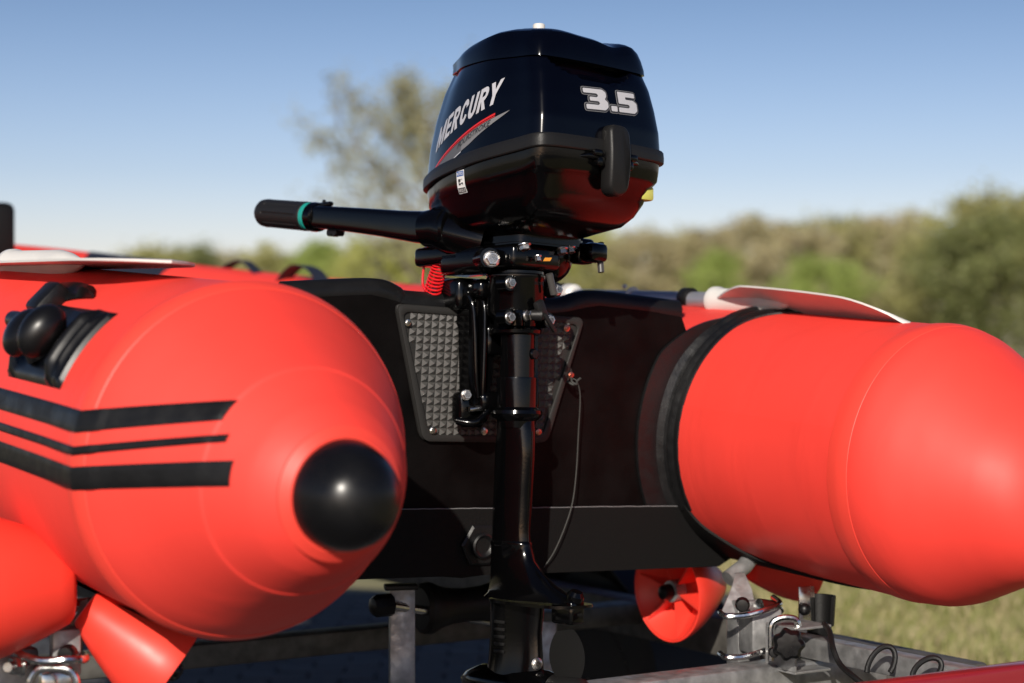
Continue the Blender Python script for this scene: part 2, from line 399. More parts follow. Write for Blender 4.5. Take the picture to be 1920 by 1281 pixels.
# the wood behind: one mass nobody could count
def far_wood():
    rnd = random.Random(77); V = []; Fc = []
    for i in range(42000):
        px = rnd.uniform(-200, 2300); D = rnd.uniform(134, 150)
        env = 482+18*math.sin(px*.021)+14*math.sin(px*.047+1)+9*math.sin(px*.11)+6*math.sin(px*.23)
        if px > 1000: env -= 28
        if px > 1300: env -= 12
        if px > 1720: env -= 30
        if px < 250: env += 45
        hmax = H+(640-env)/FPX*D; z = hmax*(rnd.random()**.75)
        c = Vector(((px-960)/FPX*D, D, z)); n1 = Vector((rnd.gauss(0, 1), rnd.gauss(0, 1), rnd.gauss(0, 1))).normalized(); u, v = frame_of(n1); s = rnd.uniform(.1, .24)
        b = len(V); V += [tuple(c-u*s), tuple(c+v*s*.7), tuple(c+u*s), tuple(c-v*s*.7)]; Fc.append((b, b+1, b+2, b+3))
    me = bpy.data.meshes.new('far_wood'); me.from_pydata(V, [], Fc); me.materials.append(mat('leaves_far', (.42, .39, .19), .7, col2=(.34, .38, .13), vscale=.25, trans=.3))
    tag(link('far_wood', me, None, smooth=False), 'distant spring wood behind the single trees', 'woodland', kind='stuff')
far_wood()

# ================================================================== trailer
trailer = empty('boat_trailer', 'galvanised boat trailer with red rollers under the red inflatable', 'trailer', mtx=TRAILER)
def TL(px, py, D): return TRI @ at(px, py, D)
def Tdir(v): return (TRI.to_3x3() @ Vector(v)).normalized()
def part(name, fn, m, parent, **k):
    bm = bmesh.new(); fn(bm); return bm_link(name, bm, M[m] if isinstance(m, str) else m, parent, **k)
ZR = .515                                  # top of the frame
part('cross_beam', lambda b: box(b, (.0, .19, ZR-.03), (1.25, .06, .06), .006), 'galv', trailer)
part('cross_beam', lambda b: box(b, (0, .86, ZR-.02), (1.25, .06, .04), .006), 'galvshade', trailer)
part('cross_beam', lambda b: box(b, (0, 2.3, ZR-.03), (1.0, .06, .06), .006), 'galvshade', trailer)
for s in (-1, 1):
    part('side_rail', lambda b: box(b, (s*.655, 1.35, ZR-.035), (.06, 2.7, .07), .006), 'galvshade', trailer)
part('drawbar', lambda b: box(b, (0, 3.0, ZR-.05), (.08, 2.4, .08), .006), 'galvshade', trailer)
part('axle', lambda b: sweep(b, [(-.8, 1.22, .27), (.8, 1.22, .27)], .025, 16), 'galv', trailer)
for s in (-1, 1):
    wh = part('wheel', lambda b: revolve(b, (s*.84-.075*1, 1.22, .27), (1, 0, 0), [(.15, 0.01), (.2, 0), (.255, .012), (.27, .04), (.272, .075), (.27, .11), (.255, .138), (.2, .15), (.15, .14)], 48), 'tyre', trailer)
    part('rim', lambda b: revolve(b, (s*.84-.07, 1.22, .27), (1, 0, 0), [(.05, 0.03), (.145, .02), (.16, .0), (.16, .14), (.145, .12), (.05, .11)], 32), 'zinc', wh)
    # mudguard
    def guard(b):
        rings = []
        for k in range(13):
            a = R_(10+160*k/12); rings.append([Vector((s*.84+dx, 1.22+math.cos(a)*(.31+dr), .27+math.sin(a)*(.31+dr))) for dx, dr in ((-.11, 0), (.11, 0), (.11, .005), (-.11, .005))])
        loft(b, rings)
    part('mudguard', guard, 'rubber', trailer)
# winch post with dark head, far left
def post(b):
    box(b, (0, 3.28, .84), (.06, .06, .7), .006)
part('winch_post', post, 'galv', trailer)
pw = TL(-8, 432, 4.6)
def head(b):
    box(b, pw, (.09, .05, .14), .02, seg=3); box(b, pw+Vector((0, .0, -.18)), (.05, .04, .26), .008)
part('bow_stop', head, 'rubber', trailer)

# --- centre keel roller
kr = TL(855, 1135, 3.12); kd = Tdir((.84, .54, 0)); 
def keel(b):
    L = .2; o = kr-kd*.07
    revolve(b, o, kd, [(.012, -.002), (.035, 0), (.042, .006), (.043, .018), (.034, .04), (.030, .06), (.028, .09), (.030, .12), (.034, .14), (.043, .162), (.042, .174), (.012, .18)], 40)
part('keel_roller', keel, 'rubber', trailer)
ku = TL(754, 1108, 3.04)
def upr(b, c, h=.3):
    box(b, c-Vector((0, 0, h/2)), (.012, .042, h), .0015, rot=Matrix.Rotation(R_(20), 3, 'Z'))
def channel(px, D, topy, nm='roller_post'):
    c = TL(px, topy, D)
    def f(b):
        box(b, c+Vector((0, 0, -.25)), (.040, .004, .5), .001, rot=Matrix.Rotation(R_(-24), 3, 'Z'))
        box(b, c+Matrix.Rotation(R_(-24), 3, 'Z') @ Vector((-.018, .016, -.25)), (.004, .028, .5), .001, rot=Matrix.Rotation(R_(-24), 3, 'Z'))
    return part(nm, f, 'galv', trailer)
channel(755, 3.02, 1098); channel(1022, 3.3, 1166)
c = TL(752, 1100, 3.01); part('plastic_end_plug', lambda b: box(b, c, (.054, .03, .008), .002, rot=Matrix.Rotation(R_(-24), 3, 'Z')), 'rubber', trailer)
c = TL(716, 1135, 2.99); part('axle_cap', lambda b: revolve(b, c-kd*.02, kd, [(.006, 0), (.014, .003), (.0185, .01), (.0185, .036)], 8), 'capblack', trailer)
part('axle_pin', lambda b: sweep(b, [TL(735, 1135, 3.0), TL(1010, 1180, 3.28)], .008, 12), 'zinc', trailer)

# --- conical wobble rollers
def wobble(c, d, length, r0, r1, open_end=True, D=None, ribs=True):
    """c: centre of the wide rim; d: direction from wide rim to the narrow end"""
    d = Vector(d).normalized(); u, v = frame_of(d); c = Vector(c)
    def body(b):
        prof = [(r0*.985, 0.002), (r0, .0), (r0*1.0, .006)]+[(lerp(r1, r0, (1-(t/8)**1.35)), .006+(length-.012)*t/8) for t in range(1, 9)]+[(r1*.86, length-.001), (r1*.6, length)]
        prof = [(r0*.25, length*.45), (r0*.45, length*.40), (r0*.93, .006), (r0*.955, .001)]+prof
        revolve(b, c, d, prof, 56, True, True)
    o = part('wobble_roller', body, 'redplastic', trailer, angle=40)
    for k in range(6):
        a = k*PI/3+.3; e = u*math.cos(a)+v*math.sin(a); s = d.cross(e)
        def rib(b):
            pts = [c+d*.014+e*.02, c+d*.004+e*r0*.93, c+d*length*.42+e*r0*.5, c+d*length*.45+e*.02]
            prism(b, [p-s*.0015 for p in pts], s*.003)
        part('rib', rib, 'redplastic', o, smooth=False)
    part('hub_washer', lambda b: revolve(b, c+d*.03, -d, [(.019, 0), (.019, .022), (.012, .024)], 28), 'galv', o)
    part('hub_cap', lambda b: revolve(b, c+d*.012, -d, [(.0135, -.01), (.0140, .0), (.0140, .016), (.012, .022), (.006, .026)], 28), 'capblack', o)
    return o
rc = TL(1250, 1110, 3.28); wobble(rc, Tdir((.80, .58, .06)), .118, .088, .032)
rc2 = TL(1500, 1048, 3.30); wobble(rc2, Tdir((-.85, -.45, 0)), .11, .074, .034)
rc3 = TL(-70, 1105, 2.33); wobble(rc3, Tdir((.93, .35, .02)), .135, .098, .052)
rc4 = TL(322, 1255, 2.42); wobble(rc4, Tdir((-.80, -.1, .6)), .138, .068, .027)

# --- right bracket: post, clamp, U-bolts, knobs
def TLd(px, py, D, dx=0, dy=0, dz=0): return TL(px, py, D)+Vector((dx, dy, dz))
RZ = Matrix.Rotation(R_(-12), 3, 'Z')
c = TL(1394, 1190, 3.02); part('bracket_post', lambda b: box(b, c, (.042, .042, .115), .004, rot=RZ), 'galv', trailer)
c = TL(1425, 1180, 2.98); part('clamp_block', lambda b: box(b, c, (.055, .05, .072), .006, rot=RZ), 'galv', trailer)
def arm(b):
    p = [at(1352, 1150, 3.0), at(1374, 1098, 3.03), at(1378, 1075, 3.05), at(1396, 1075, 3.05), at(1410, 1105, 3.03), at(1418, 1150, 3.0)]
    prism(b, [TRI @ q for q in p], Tdir((.1, .9, 0))*.012, .001)
part('roller_arm', arm, 'galv', trailer, smooth=False)
part('roller_arm', lambda b: sweep(b, [TL(1365, 1085, 3.1), TL(1395, 1062, 3.12), TL(1420, 1030, 3.16)], .014, 14), 'galv', trailer)
def ubolt(pts, r=.005, nm='u_bolt'):
    return part(nm, lambda b: sweep(b, [TRI @ p for p in cr(pts, 6, False)], r, 10), 'zinc', trailer)
ubolt([at(1350, 1148, 2.95), at(1362, 1155, 2.93), at(1400, 1153, 2.93), at(1440, 1142, 2.94), at(1462, 1132, 2.98), at(1450, 1120, 3.04)])
ubolt([at(1350, 1225, 2.95), at(1362, 1232, 2.93), at(1392, 1231, 2.93), at(1425, 1222, 2.94), at(1440, 1215, 2.98)])
ubolt([at(1446, 1238, 2.9), at(1446, 1200, 2.9), at(1447, 1172, 2.9), at(1458, 1161, 2.9), at(1478, 1158, 2.9), at(1492, 1162, 2.9), at(1497, 1175, 2.9)], .0055)
def cone_nut(b):
    a = TL(1420, 1140, 2.97); e = TL(1468, 1145, 2.99); d = e-a
    revolve(b, a, d, [(.012, 0), (.016, .002), (.015, d.length*.6), (.009, d.length*.85), (.003, d.length)], 20)
part('lock_handle', cone_nut, 'zinc', trailer)
def knob(px, py, D, r, lob=0, nm='knob', depth=.02):
    c = TL(px, py, D); d = Tdir((-.12, -1, .02)); u, v = frame_of(d)
    def f(b):
        n = 48; rings = []
        for rr, hh in [(.8, 0), (1, .15), (1.02, .5), (.95, .8), (.75, .98), (.3, 1)]:
            rings.append([c+d*(hh*depth)+(u*math.cos(2*PI*k/n)+v*math.sin(2*PI*k/n))*r*rr*(1+(.09*math.cos(lob*2*PI*k/n) if lob else 0)) for k in range(n)])
        loft(b, rings)
    return part(nm, f, 'capblack', trailer)
knob(1478, 1206, 2.86, .0235, 7, depth=.024)
knob(1392, 1132, 2.93, .0115, 0, 'ball_knob', .02); knob(1451, 1221, 2.87, .0085, 0, 'ball_knob', .014)
part('spindle', lambda b: sweep(b, [TL(1476, 1207, 2.95), TL(1478, 1206, 2.87)], .006, 12), 'zinc', trailer)
# channel on the beam and the arm running aft to the light board
aft = Vector((0, -1, 0))
c = TL(1497, 1212, 2.93)
def chan(b):
    box(b, c+Vector((.0, 0, .034)), (.075, .07, .004), .001); box(b, c+Vector((.0, 0, -.034)), (.075, .07, .004), .001); box(b, c+Vector((-.036, 0, 0)), (.004, .07, .064), .001)
part('channel_bracket', chan, 'galv', trailer, smooth=False)
a0 = TL(1500, 1202, 2.95)
part('light_board_arm', lambda b: box(b, a0+Vector((.03, -.17, -.012)), (.032, .46, .034), .003), 'galv', trailer)
a1 = TL(140, 1255, 2.5)
# conduit loops and a cable along the arm
for (px, D, r) in ((1652, 2.74, .026), (1738, 2.66, .018)):
    c = TL(px, 1246+(px-1652)*.14, D)
    def loop(b):
        pts = [c+Vector((.012*math.sin(a), 0.0, 0))+Vector((math.cos(a)*.016, -math.cos(a)*.01, math.sin(a)*r)) for a in [R_(205-230*k/14) for k in range(15)]]
        sweep(b, pts, .0042, 10)
    part('cable_loop', loop, 'rubber', trailer)
part('cable', lambda b: sweep(b, [TRI @ p for p in cr([at(1545, 1170, 2.92), at(1556, 1185, 2.88), at(1562, 1215, 2.84), at(1575, 1245, 2.82), at(1600, 1268, 2.78), at(1640, 1300, 2.75)], 6, False)], .0045, 10), 'rubber', trailer)
def clip(b):
    c0 = TL(1536, 1142, 3.02)
    rings = []
    for k in range(15):
        a = R_(-70+280*k/14); rings.append([c0+Vector((math.cos(a)*rr, math.sin(a)*rr, hh)) for rr, hh in ((.019, -.026), (.024, -.026), (.027, .022), (.022, .022))])
    loft(b, rings)
    box(b, c0+Vector((0, 0, -.035)), (.03, .03, .025), .004)
part('cable_clip', clip, 'rubber', trailer)
c = TL(1512, 1140, 3.0); part('tab', lambda b: box(b, c, (.028, .004, .07), .001, rot=RZ), 'zinc', trailer)
c = TL(1508, 1142, 2.985); part('ball_knob', lambda b: bmesh.ops.create_uvsphere(b, u_segments=20, v_segments=12, radius=.010, matrix=Matrix.Translation(c)), 'capblack', trailer)
# dark red light board
lb = TL(1790, 1259, 2.56)
def board(b):
    box(b, (lb.x+.12, lb.y, lb.z-.055), (.76, .035, .11), .006, seg=3)
part('light_board', board, 'darkred', trailer)
# --- left bracket
c = TL(122, 1195, 2.42)
def arm2(b):
    p = [at(98, 1225, 2.42), at(104, 1198, 2.42), at(128, 1172, 2.42), at(146, 1150, 2.42), at(150, 1128, 2.42), at(164, 1122, 2.42), at(166, 1136, 2.42), at(156, 1160, 2.42), at(146, 1198, 2.42), at(146, 1240, 2.42)]
    prism(b, [TRI @ q for q in p], Tdir((.1, .9, 0))*.02, .001)
part('roller_arm', arm2, 'galv', trailer, smooth=False)
part('pivot_pin', lambda b: sweep(b, [TL(120, 1136, 2.44), TL(175, 1132, 2.44)], .009, 14), 'zinc', trailer)
c2 = TL(122, 1220, 2.40); part('bracket_post', lambda b: box(b, c2, (.036, .036, .06), .003, rot=RZ), 'galv', trailer)
c2b = TL(128, 1268, 2.41); part('bracket_post', lambda b: box(b, c2b, (.022, .03, .06), .003, rot=RZ), 'galv', trailer)
knob(131, 1224, 2.36, .0118, 0, 'ball_knob', .018)
ubolt([at(-20, 1232, 2.36), at(10, 1212, 2.35), at(40, 1228, 2.34), at(80, 1239, 2.33), at(130, 1236, 2.33), at(158, 1236, 2.35), at(160, 1228, 2.42)], .0052)
ubolt([at(56, 1300, 2.34), at(58, 1276, 2.34), at(72, 1256, 2.34), at(100, 1252, 2.34), at(128, 1256, 2.34), at(142, 1272, 2.34), at(144, 1300, 2.34)], .0052)
part('clamp_block', lambda b: box(b, TL(100, 1285, 2.40), (.05, .05, .05), .008), 'zinc', trailer)
part('clamp_block', lambda b: box(b, TL(24, 1270, 2.42), (.055, .05, .08), .006), 'galv', trailer)
hexbolt('hex_nut', TL(40, 1246, 2.36), Tdir((-.75, -.66, 0)), .0125, trailer, M['zinc'], h=.014)
part('threaded_rod', lambda b: sweep(b, [TL(48, 1244, 2.38), TL(14, 1251, 2.33)], .0062, 14), 'zinc', trailer)

# ================================================================== boat
boat = empty('inflatable_boat', 'red inflatable boat with black transom and stripes on the trailer', 'boat', mtx=BOAT)
bowpath = [(S2, 0, 0), (S2, .5, 0), (S2, 1.0, 0), (S2, 1.6, 0), (S2, 1.95, 0), (.575, 2.15, 0), (.52, 2.38, .003), (.42, 2.58, .01), (.28, 2.74, .02), (.14, 2.82, .028), (0, 2.845, .032)]
TIPX = .0
CONE = [(0, .215), (-.018, .2075), (-.04, .196), (-.07, .1785), (-.105, .158), (-.135, .142), (-.162, .1275), (-.185, .115), (-.196, .109), (-.199, .1055), (-.215, .094), (-.232, .078), (-.243, .062)]
CONE = [(0, .215), (-.018, .2075), (-.04, .196), (-.07, .1785), (-.105, .1585), (-.135, .1425), (-.158, .131), (-.162, .1275), (-.180, .1165), (-.200, .104), (-.215, .094), (-.232, .078), (-.243, .062)]
CONER = [(0, .215), (-.03, .2125), (-.07, .1985), (-.105, .179), (-.135, .161), (-.162, .145), (-.185, .131), (-.205, .117), (-.222, .102), (-.237, .083), (-.247, .062)]
def cone_r(y, s=-1):
    C_ = CONE if s < 0 else CONER
    if y >= 0: return TR
    for (a, ra), (b, rb) in zip(C_[:-1], C_[1:]):
        if b <= y <= a: return lerp(ra, rb, (a-y)/(a-b))
    return C_[-1][1]
def droop(y, s=-1): return -(.03 if s < 0 else .13)*max(0, -y)*min(1, -y/(.2 if s < 0 else .05)) if y < 0 else 0
for s in (-1, 1):
    path = cr([(s*p[0], p[1], p[2]) for p in bowpath], 8, False)
    tube = part('buoyancy_tube', lambda b: sweep(b, path, TR, 96), 'red', boat, angle=60)
    def cone(b):
        n = 96; sm = cr([Vector((y_, r_, 0)) for y_, r_ in (CONE if s < 0 else CONER)], 4, False)
        rings = [[Vector((s*S2+math.cos(2*PI*k/n)*q.y, q.x, droop(q.x, s)+math.sin(2*PI*k/n)*q.y)) for k in range(n)] for q in sm]
        loft(b, rings)
    cn = part('tube_cone', cone, 'red', boat, angle=60)
    def capm(b):
        prof = [(.0625, -.240), (.063, -.244), (.062, -.252), (.059, -.268), (.053, -.285), (.044, -.299), (.032, -.310), (.016, -.316), (.004, -.3175)]
        n = 64; rings = [[Vector((s*S2+math.cos(2*PI*k/n)*r_, y_, droop(y_, s)+math.sin(2*PI*k/n)*r_)) for k in range(n)] for r_, y_ in prof]
        loft(b, rings)
    part('end_cap', capm, 'capblack', boat)
    part('cap_flange', lambda b: loft(b, [[Vector((s*S2+math.cos(2*PI*k/64)*r_, y_, droop(y_, s)+math.sin(2*PI*k/64)*r_)) for k in range(64)] for r_, y_ in [(.066, -.238), (.0745, -.2385), (.0755, -.243), (.0645, -.251)]]), 'redtape', boat)
    # raised seam tapes
    def tape(b, y0, y1, h):
        n = 96; rings = []
        for y_, dh in ((y0, .0003), (y0-.001, h*.55), (y0-.006, h*.75), ((y0+y1)/2+.004, h), ((y0+y1)/2-.004, h), (y1+.006, h*.7), (y1+.001, h*.5), (y1, .0003)):
            r_ = cone_r(y_, s)+dh; rings.append([Vector((s*S2+math.cos(2*PI*k/n)*r_, y_, droop(y_, s)+math.sin(2*PI*k/n)*r_)) for k in range(n)])
        loft(b, rings, False, False)
    part('seam_tape', lambda b: tape(b, .026, -.016, .0028), 'redtape', boat, angle=25)
    # longitudinal seam on the inner side
    def lseam(b, th, y0, y1):
        rings = []
        for k in range(12):
            y_ = lerp(y0, y1, k/11); pts = []
            for dth, dh in ((-1.2, .0003), (-1.15, .0012), (1.15, .0012), (1.2, .0003)):
                a = R_(th)+dth*.012; pts.append(Vector((s*S2-s*math.cos(a)*(TR+dh), y_, math.sin(a)*(TR+dh))))
            rings.append(pts)
        loft(b, rings, False, False, closed=False)
    # overlap step of the hull fabric, seen as a fine line
    def lap(b):
        n = 14; rings = []
        for k in range(16):
            y_ = lerp(.026, .40, k/15)
            rings.append([Vector((s*S2-s*math.cos(a)*(TR+dh), y_, math.sin(a)*(TR+dh))) for a, dh in [(R_(13.6), -.001), (R_(13.6), .0011)]+[(R_(13.6-q_*8), .0011-.0003*q_/n) for q_ in range(1, n)]+[(R_(13.6-n*8), -.001)]])
        loft(b, rings, False, False, closed=False)
    part('hull_fabric', lap, 'red', boat, angle=20)
    # stripes on the outer side
    for (z0, z1, z0e, z1e, ye_) in ((.032, .058, .066, .089, .163), (.006, .0165, .044, .053, .178), (-.034, -.007, -.003, .026, .193)):
        def stripe(b):
            rows = []
            ys = [-ye_+ye_*k/34 for k in range(36)]+[.02+.09*k for k in range(21)]
            for y_ in ys:
                t = min(1, max(0, -y_/ye_)); a, c_ = lerp(z0, z0e, t), lerp(z1, z1e, t); row = []
                for q_ in range(7):
                    z_ = lerp(a, c_, q_/6); r_ = cone_r(y_, s)+(.0022 if 0 < q_ < 6 else .0012)+(.0026 if abs(y_) < .03 else 0)
                    row.append(Vector((s*S2+s*math.sqrt(r_*r_-z_*z_), y_, z_+droop(y_, s)*.4)))
                rows.append(row)
            loft(b, rows, False, False, closed=False)
        part('stripe', stripe, 'blackpvc', boat, angle=30)
    # glued flange between tube and transom
    def flange(b):
        rows = []
        for k in range(49):
            th = lerp(-35, 92 if s > 0 else 40, k/48); a = R_(th); ca, sa = math.cos(a), math.sin(a)
            yr_ = .388
            if th > 55: yr_ = .388-.055*((th-55)/37)**2
            prof = [(TR+.0005, yr_-.001), (TR+.003, yr_), (TR+.003, yr_+.010), (TR+.0065, yr_+.017), (TR+.0075, yr_+.021), (TR+.0055, .413), (TR+.008, .418), (TR+.019, .4235), (TR+.056, .4245), (TR+.0565, .4262), (TR+.0565, .431)]
            if th > 30: prof[-5:] = [(lerp(r_, TR+.010, min(1, (th-30)/32)), y_) for r_, y_ in prof[-5:]]
            rows.append([Vector((s*S2-s*ca*r_, y_, sa*r_)) for r_, y_ in prof])
        loft(b, rows, False, False, closed=False)
    part('transom_flange', flange, 'flange', boat, angle=25)
    # top patch sweeping outboard
    def swoosh(b):
        rows = []
        for k in range(20):
            th = lerp(88, 120, k/19); a = R_(th); t = k/19; hw = .055*(1-t)**.6+.002; yc = .385+.05*t+.03
            rows.append([Vector((s*S2-s*math.cos(a)*(TR+dh), yc+hw*q_, math.sin(a)*(TR+dh))) for q_, dh in ((-1, .0004), (-.97, .003), (0, .003), (.97, .003), (1, .0004))])
        loft(b, rows, False, False, closed=False)
    if s > 0: part('flange_patch', swoosh, 'blackpvc', boat)
    # bottom flap glued under the tube
    def flap(b):
        lim = [(-33, .398), (-40, .388), (-46, .372), (-51, .350), (-57, .330), (-64, .300), (-70, .245), (-80, .17), (-95, .1), (-110, .08)]
        rows = []
        for k in range(40):
            th = lerp(-33, -110, k/39)
            for (a_, ya), (b_, yb) in zip(lim[:-1], lim[1:]):
                if b_ <= th <= a_: y_ = lerp(ya, yb, (a_-th)/(a_-b_)); break
            a = R_(th); ca, sa = math.cos(a), math.sin(a)
            rows.append([Vector((s*S2-s*ca*r_, q_, sa*r_)) for r_, q_ in ((TR+.0005, y_), (TR+.0045, y_+.001), (TR+.005, y_+.012), (TR+.0065, .412), (TR+.010, .9), (TR+.010, 1.9))])
        loft(b, rows, False, False, closed=False)
    part('bottom_flap', flap, 'strip', boat, angle=25)
    # navy sleeve near the bow
    sub = [p for p in path if 2.60 < p.y < 2.79]
    if len(sub) > 1: part('bow_band', lambda b: sweep(b, sub, TR+.002, 64, False), 'navy', boat)
# hull fabric floor
part('boat_floor', lambda b: box(b, (0, 1.45, -.10), (.76, 1.95, .02), .004), 'wood', boat)
part('keel_fabric', lambda b: prism(b, [Vector((-.38, .44, -.20)), Vector((0, .44, -.235)), Vector((.38, .44, -.20)), Vector((.38, .44, -.14)), Vector((-.38, .44, -.14))], (0, 1.9, .0)), 'strip', boat, smooth=False)
# transom board
top = [(-.40, .150), (-.34, .190), (-.25, .199), (-.20, .203), (-.172, .202), (-.150, .194), (-.132, .188), (.0, .188), (.13, .190), (.165, .195), (.19, .203), (.225, .207), (.32, .203), (.395, .199), (.42, .15)]
outl = [Vector((x, YT, z)) for x, z in top]+[Vector((x, YT, z)) for x, z in [(.42, .1), (.38, .0), (.38, -.1), (.46, -.20), (.44, -.222), (0, -.222), (-.44, -.222), (-.46, -.2), (-.38, -.1), (-.38, 0), (-.42, .1)]]
transom = part('transom', lambda b: prism(b, outl, (0, .034, 0), .003), 'transom', boat, angle=40)
tp = cr([Vector((x, YT+.017, z+.004)) for x, z in top[1:-1]], 5, False)
part('transom_trim', lambda b: sweep(b, tp, [(.0165, .021)]*len(tp), 18), 'blackpvc', boat)
def strip(b):
    pts = [(-.36, -.1215), (.36, -.1215)]+[(.372, -.1215), (.405, -.1215)]
    pts += [(S2-math.cos(R_(a))*(TR+.006), math.sin(R_(a))*(TR+.006)) for a in (-36, -42, -50, -58, -66, -74)]
    pts += [(.50, -.226), (.44, -.226), (.2, -.2265), (-.2, -.2265), (-.44, -.226), (-.50, -.226)]
    pts += [(-S2+math.cos(R_(a))*(TR+.006), math.sin(R_(a))*(TR+.006)) for a in (-74, -66, -58, -50, -42, -36)]+[(-.405, -.1215)]
    prism(b, [Vector((x, .4135, z)) for x, z in pts], (0, .018, 0), .0015, 2)
part('transom_strip', strip, 'strip', boat, angle=25)
part('weld_bead', lambda b: sweep(b, [Vector((lerp(-.4, .40, k/60), .4145, -.1208+random.uniform(-.0004, .0004))) for k in range(61)], .0008, 6), M['greyprint2'], boat)
# drain plug
def plug(b):
    c0 = Vector((.012, .4145, -.178)); ring = lambda r, h: [c0+Vector((math.cos(PI/3*k)*r, -h, math.sin(PI/3*k)*r)) for k in range(6)]
    loft(b, [ring(.036, 0), ring(.036, .006), ring(.032, .009)]); revolve(b, c0+Vector((0, -.009, 0)), (0, -1, 0), [(.02, 0), (.02, .006), (.017, .008), (.012, .004)], 24)
part('drain_plug', plug, 'blackpvc', boat, angle=30)

# --- mounting plate
TLp, TRp, BRp, BLp = (-.160, .192), (.190, .186), (.134, -.018), (-.099, -.018)
po = [Vector((*TLp, 0)), Vector((*TRp, 0)), Vector((.166, .108, 0)), Vector((.176, .100, 0)), Vector((.174, .086, 0)), Vector((.158, .080, 0)), Vector((*BRp, 0)), Vector((*BLp, 0))]
rp = roundpoly(po, [.012, .012, .008, .008, .008, .008, .016, .016], 4)
plate = part('mounting_plate', lambda b: prism(b, [Vector((p.x, YT-.006, p.y)) for p in rp], (0, .006, 0), .001, 1), 'plate', boat, angle=30)
# raised border
def border(b):
    cx, cz = .016, .088; n = len(rp); rows = []
    base = roundpoly([Vector((*TLp, 0)), Vector((*TRp, 0)), Vector((*BRp, 0)), Vector((*BLp, 0))], .014, 6)
    cc = Vector((cx, cz, 0))
    def inset(p, d):
        v = p-cc; return p-Vector((v.x/abs(v.x)*d if abs(v.x) > .03 else 0, v.y/abs(v.y)*d if abs(v.y) > .03 else 0, 0))
    for d, h in ((0.0008, 0), (.0012, .0035), (.004, .0045), (.0095, .0045), (.0112, .0035), (.0114, .0)):
        rows.append([Vector((q.x, YT-.006-h, q.y)) for q in (inset(p, d) for p in base)])
    loft(b, rows, False, False)
part('plate_border', border, 'plate', plate, angle=30)
def edge_x(z, left):
    t = (z-BLp[1])/(TLp[1]-BLp[1]); return lerp(BLp[0], TLp[0], t) if left else lerp(BRp[0], TRp[0], t)
sx, sz = .01295, .0118
bm = bmesh.new(); q = [bm.verts.new(v) for v in ((-sx/2*.97, 0, -sz/2*.97), (sx/2*.97, 0, -sz/2*.97), (sx/2*.97, 0, sz/2*.97), (-sx/2*.97, 0, sz/2*.97))]; a = bm.verts.new((0, -.0058, 0))
for i in range(4): bm.faces.new((q[i], q[(i+1) % 4], a))
bm.faces.new(q); bmesh.ops.recalc_face_normals(bm, faces=bm.faces)
sme = bpy.data.meshes.new('stud'); bm.to_mesh(sme); bm.free(); sme.materials.append(M['stud'])
z = .1745; studs = []
row = 0
while z > -.0065:
    x = .016+sx*.5*(row % 2)*0
    k = 0
    xs = [x+sx*k_ for k_ in range(-16, 17)]
    for xx in xs:
        if edge_x(z, True)+.0165 < xx < edge_x(z, False)-.0165: studs.append((xx, z))
    z -= sz; row += 1
print('studs', len(studs)); extra_studs = studs[300:]; studs = studs[:300]
for xx, zz in studs:
    o = bpy.data.objects.new('stud', sme); COL.objects.link(o); o.parent = plate; o.location = (xx, YT-.006, zz)
if extra_studs:
    def more(b):
        for xx, zz in extra_studs:
            q_ = [b.verts.new((xx+dx*sx*.485, YT-.006, zz+dz*sz*.485)) for dx, dz in ((-1, -1), (1, -1), (1, 1), (-1, 1))]; a_ = b.verts.new((xx, YT-.0118, zz))
            for i in range(4): b.faces.new((q_[i], q_[(i+1) % 4], a_))
    tag(part('stud_field', more, 'stud', plate, smooth=False), kind='stuff')
for (x, z, m_, r_) in ((-.139, .164, 'steel', .0045), (-.083, .0, 'steel', .005), (.010, .0, 'steel', .005), (.154, .168, 'copper', .0045), (.168, .093, 'copper', .0042), (.113, .0, 'copper', .0042)):
    hexbolt('screw', (x, YT-.0115, z), (0, -1, 0), r_, plate, M[m_], h=.003)
# thin grey wire tied to the plate
wire = [(.160, .401, .088), (.166, .398, .084), (.176, .400, .060), (.181, .405, .0), (.182, .405, -.06), (.176, .401, -.11), (.163, .399, -.15), (.146, .400, -.19), (.132, .406, -.216)]
part('tie_wire', lambda b: sweep(b, cr(wire, 8, False), .0011, 8), 'cord', boat)
part('wire_knot', lambda b: [sweep(b, cr([(.160, .405, .089), (.157, .398, .083), (.163, .394, .08), (.168, .40, .085), (.172, .396, .09)], 5, False), .0018, 8), sweep(b, cr([(.152, .405, .084), (.158, .397, .079), (.166, .398, .081), (.170, .401, .078)], 5, False), .0018, 8)], 'cord', boat)

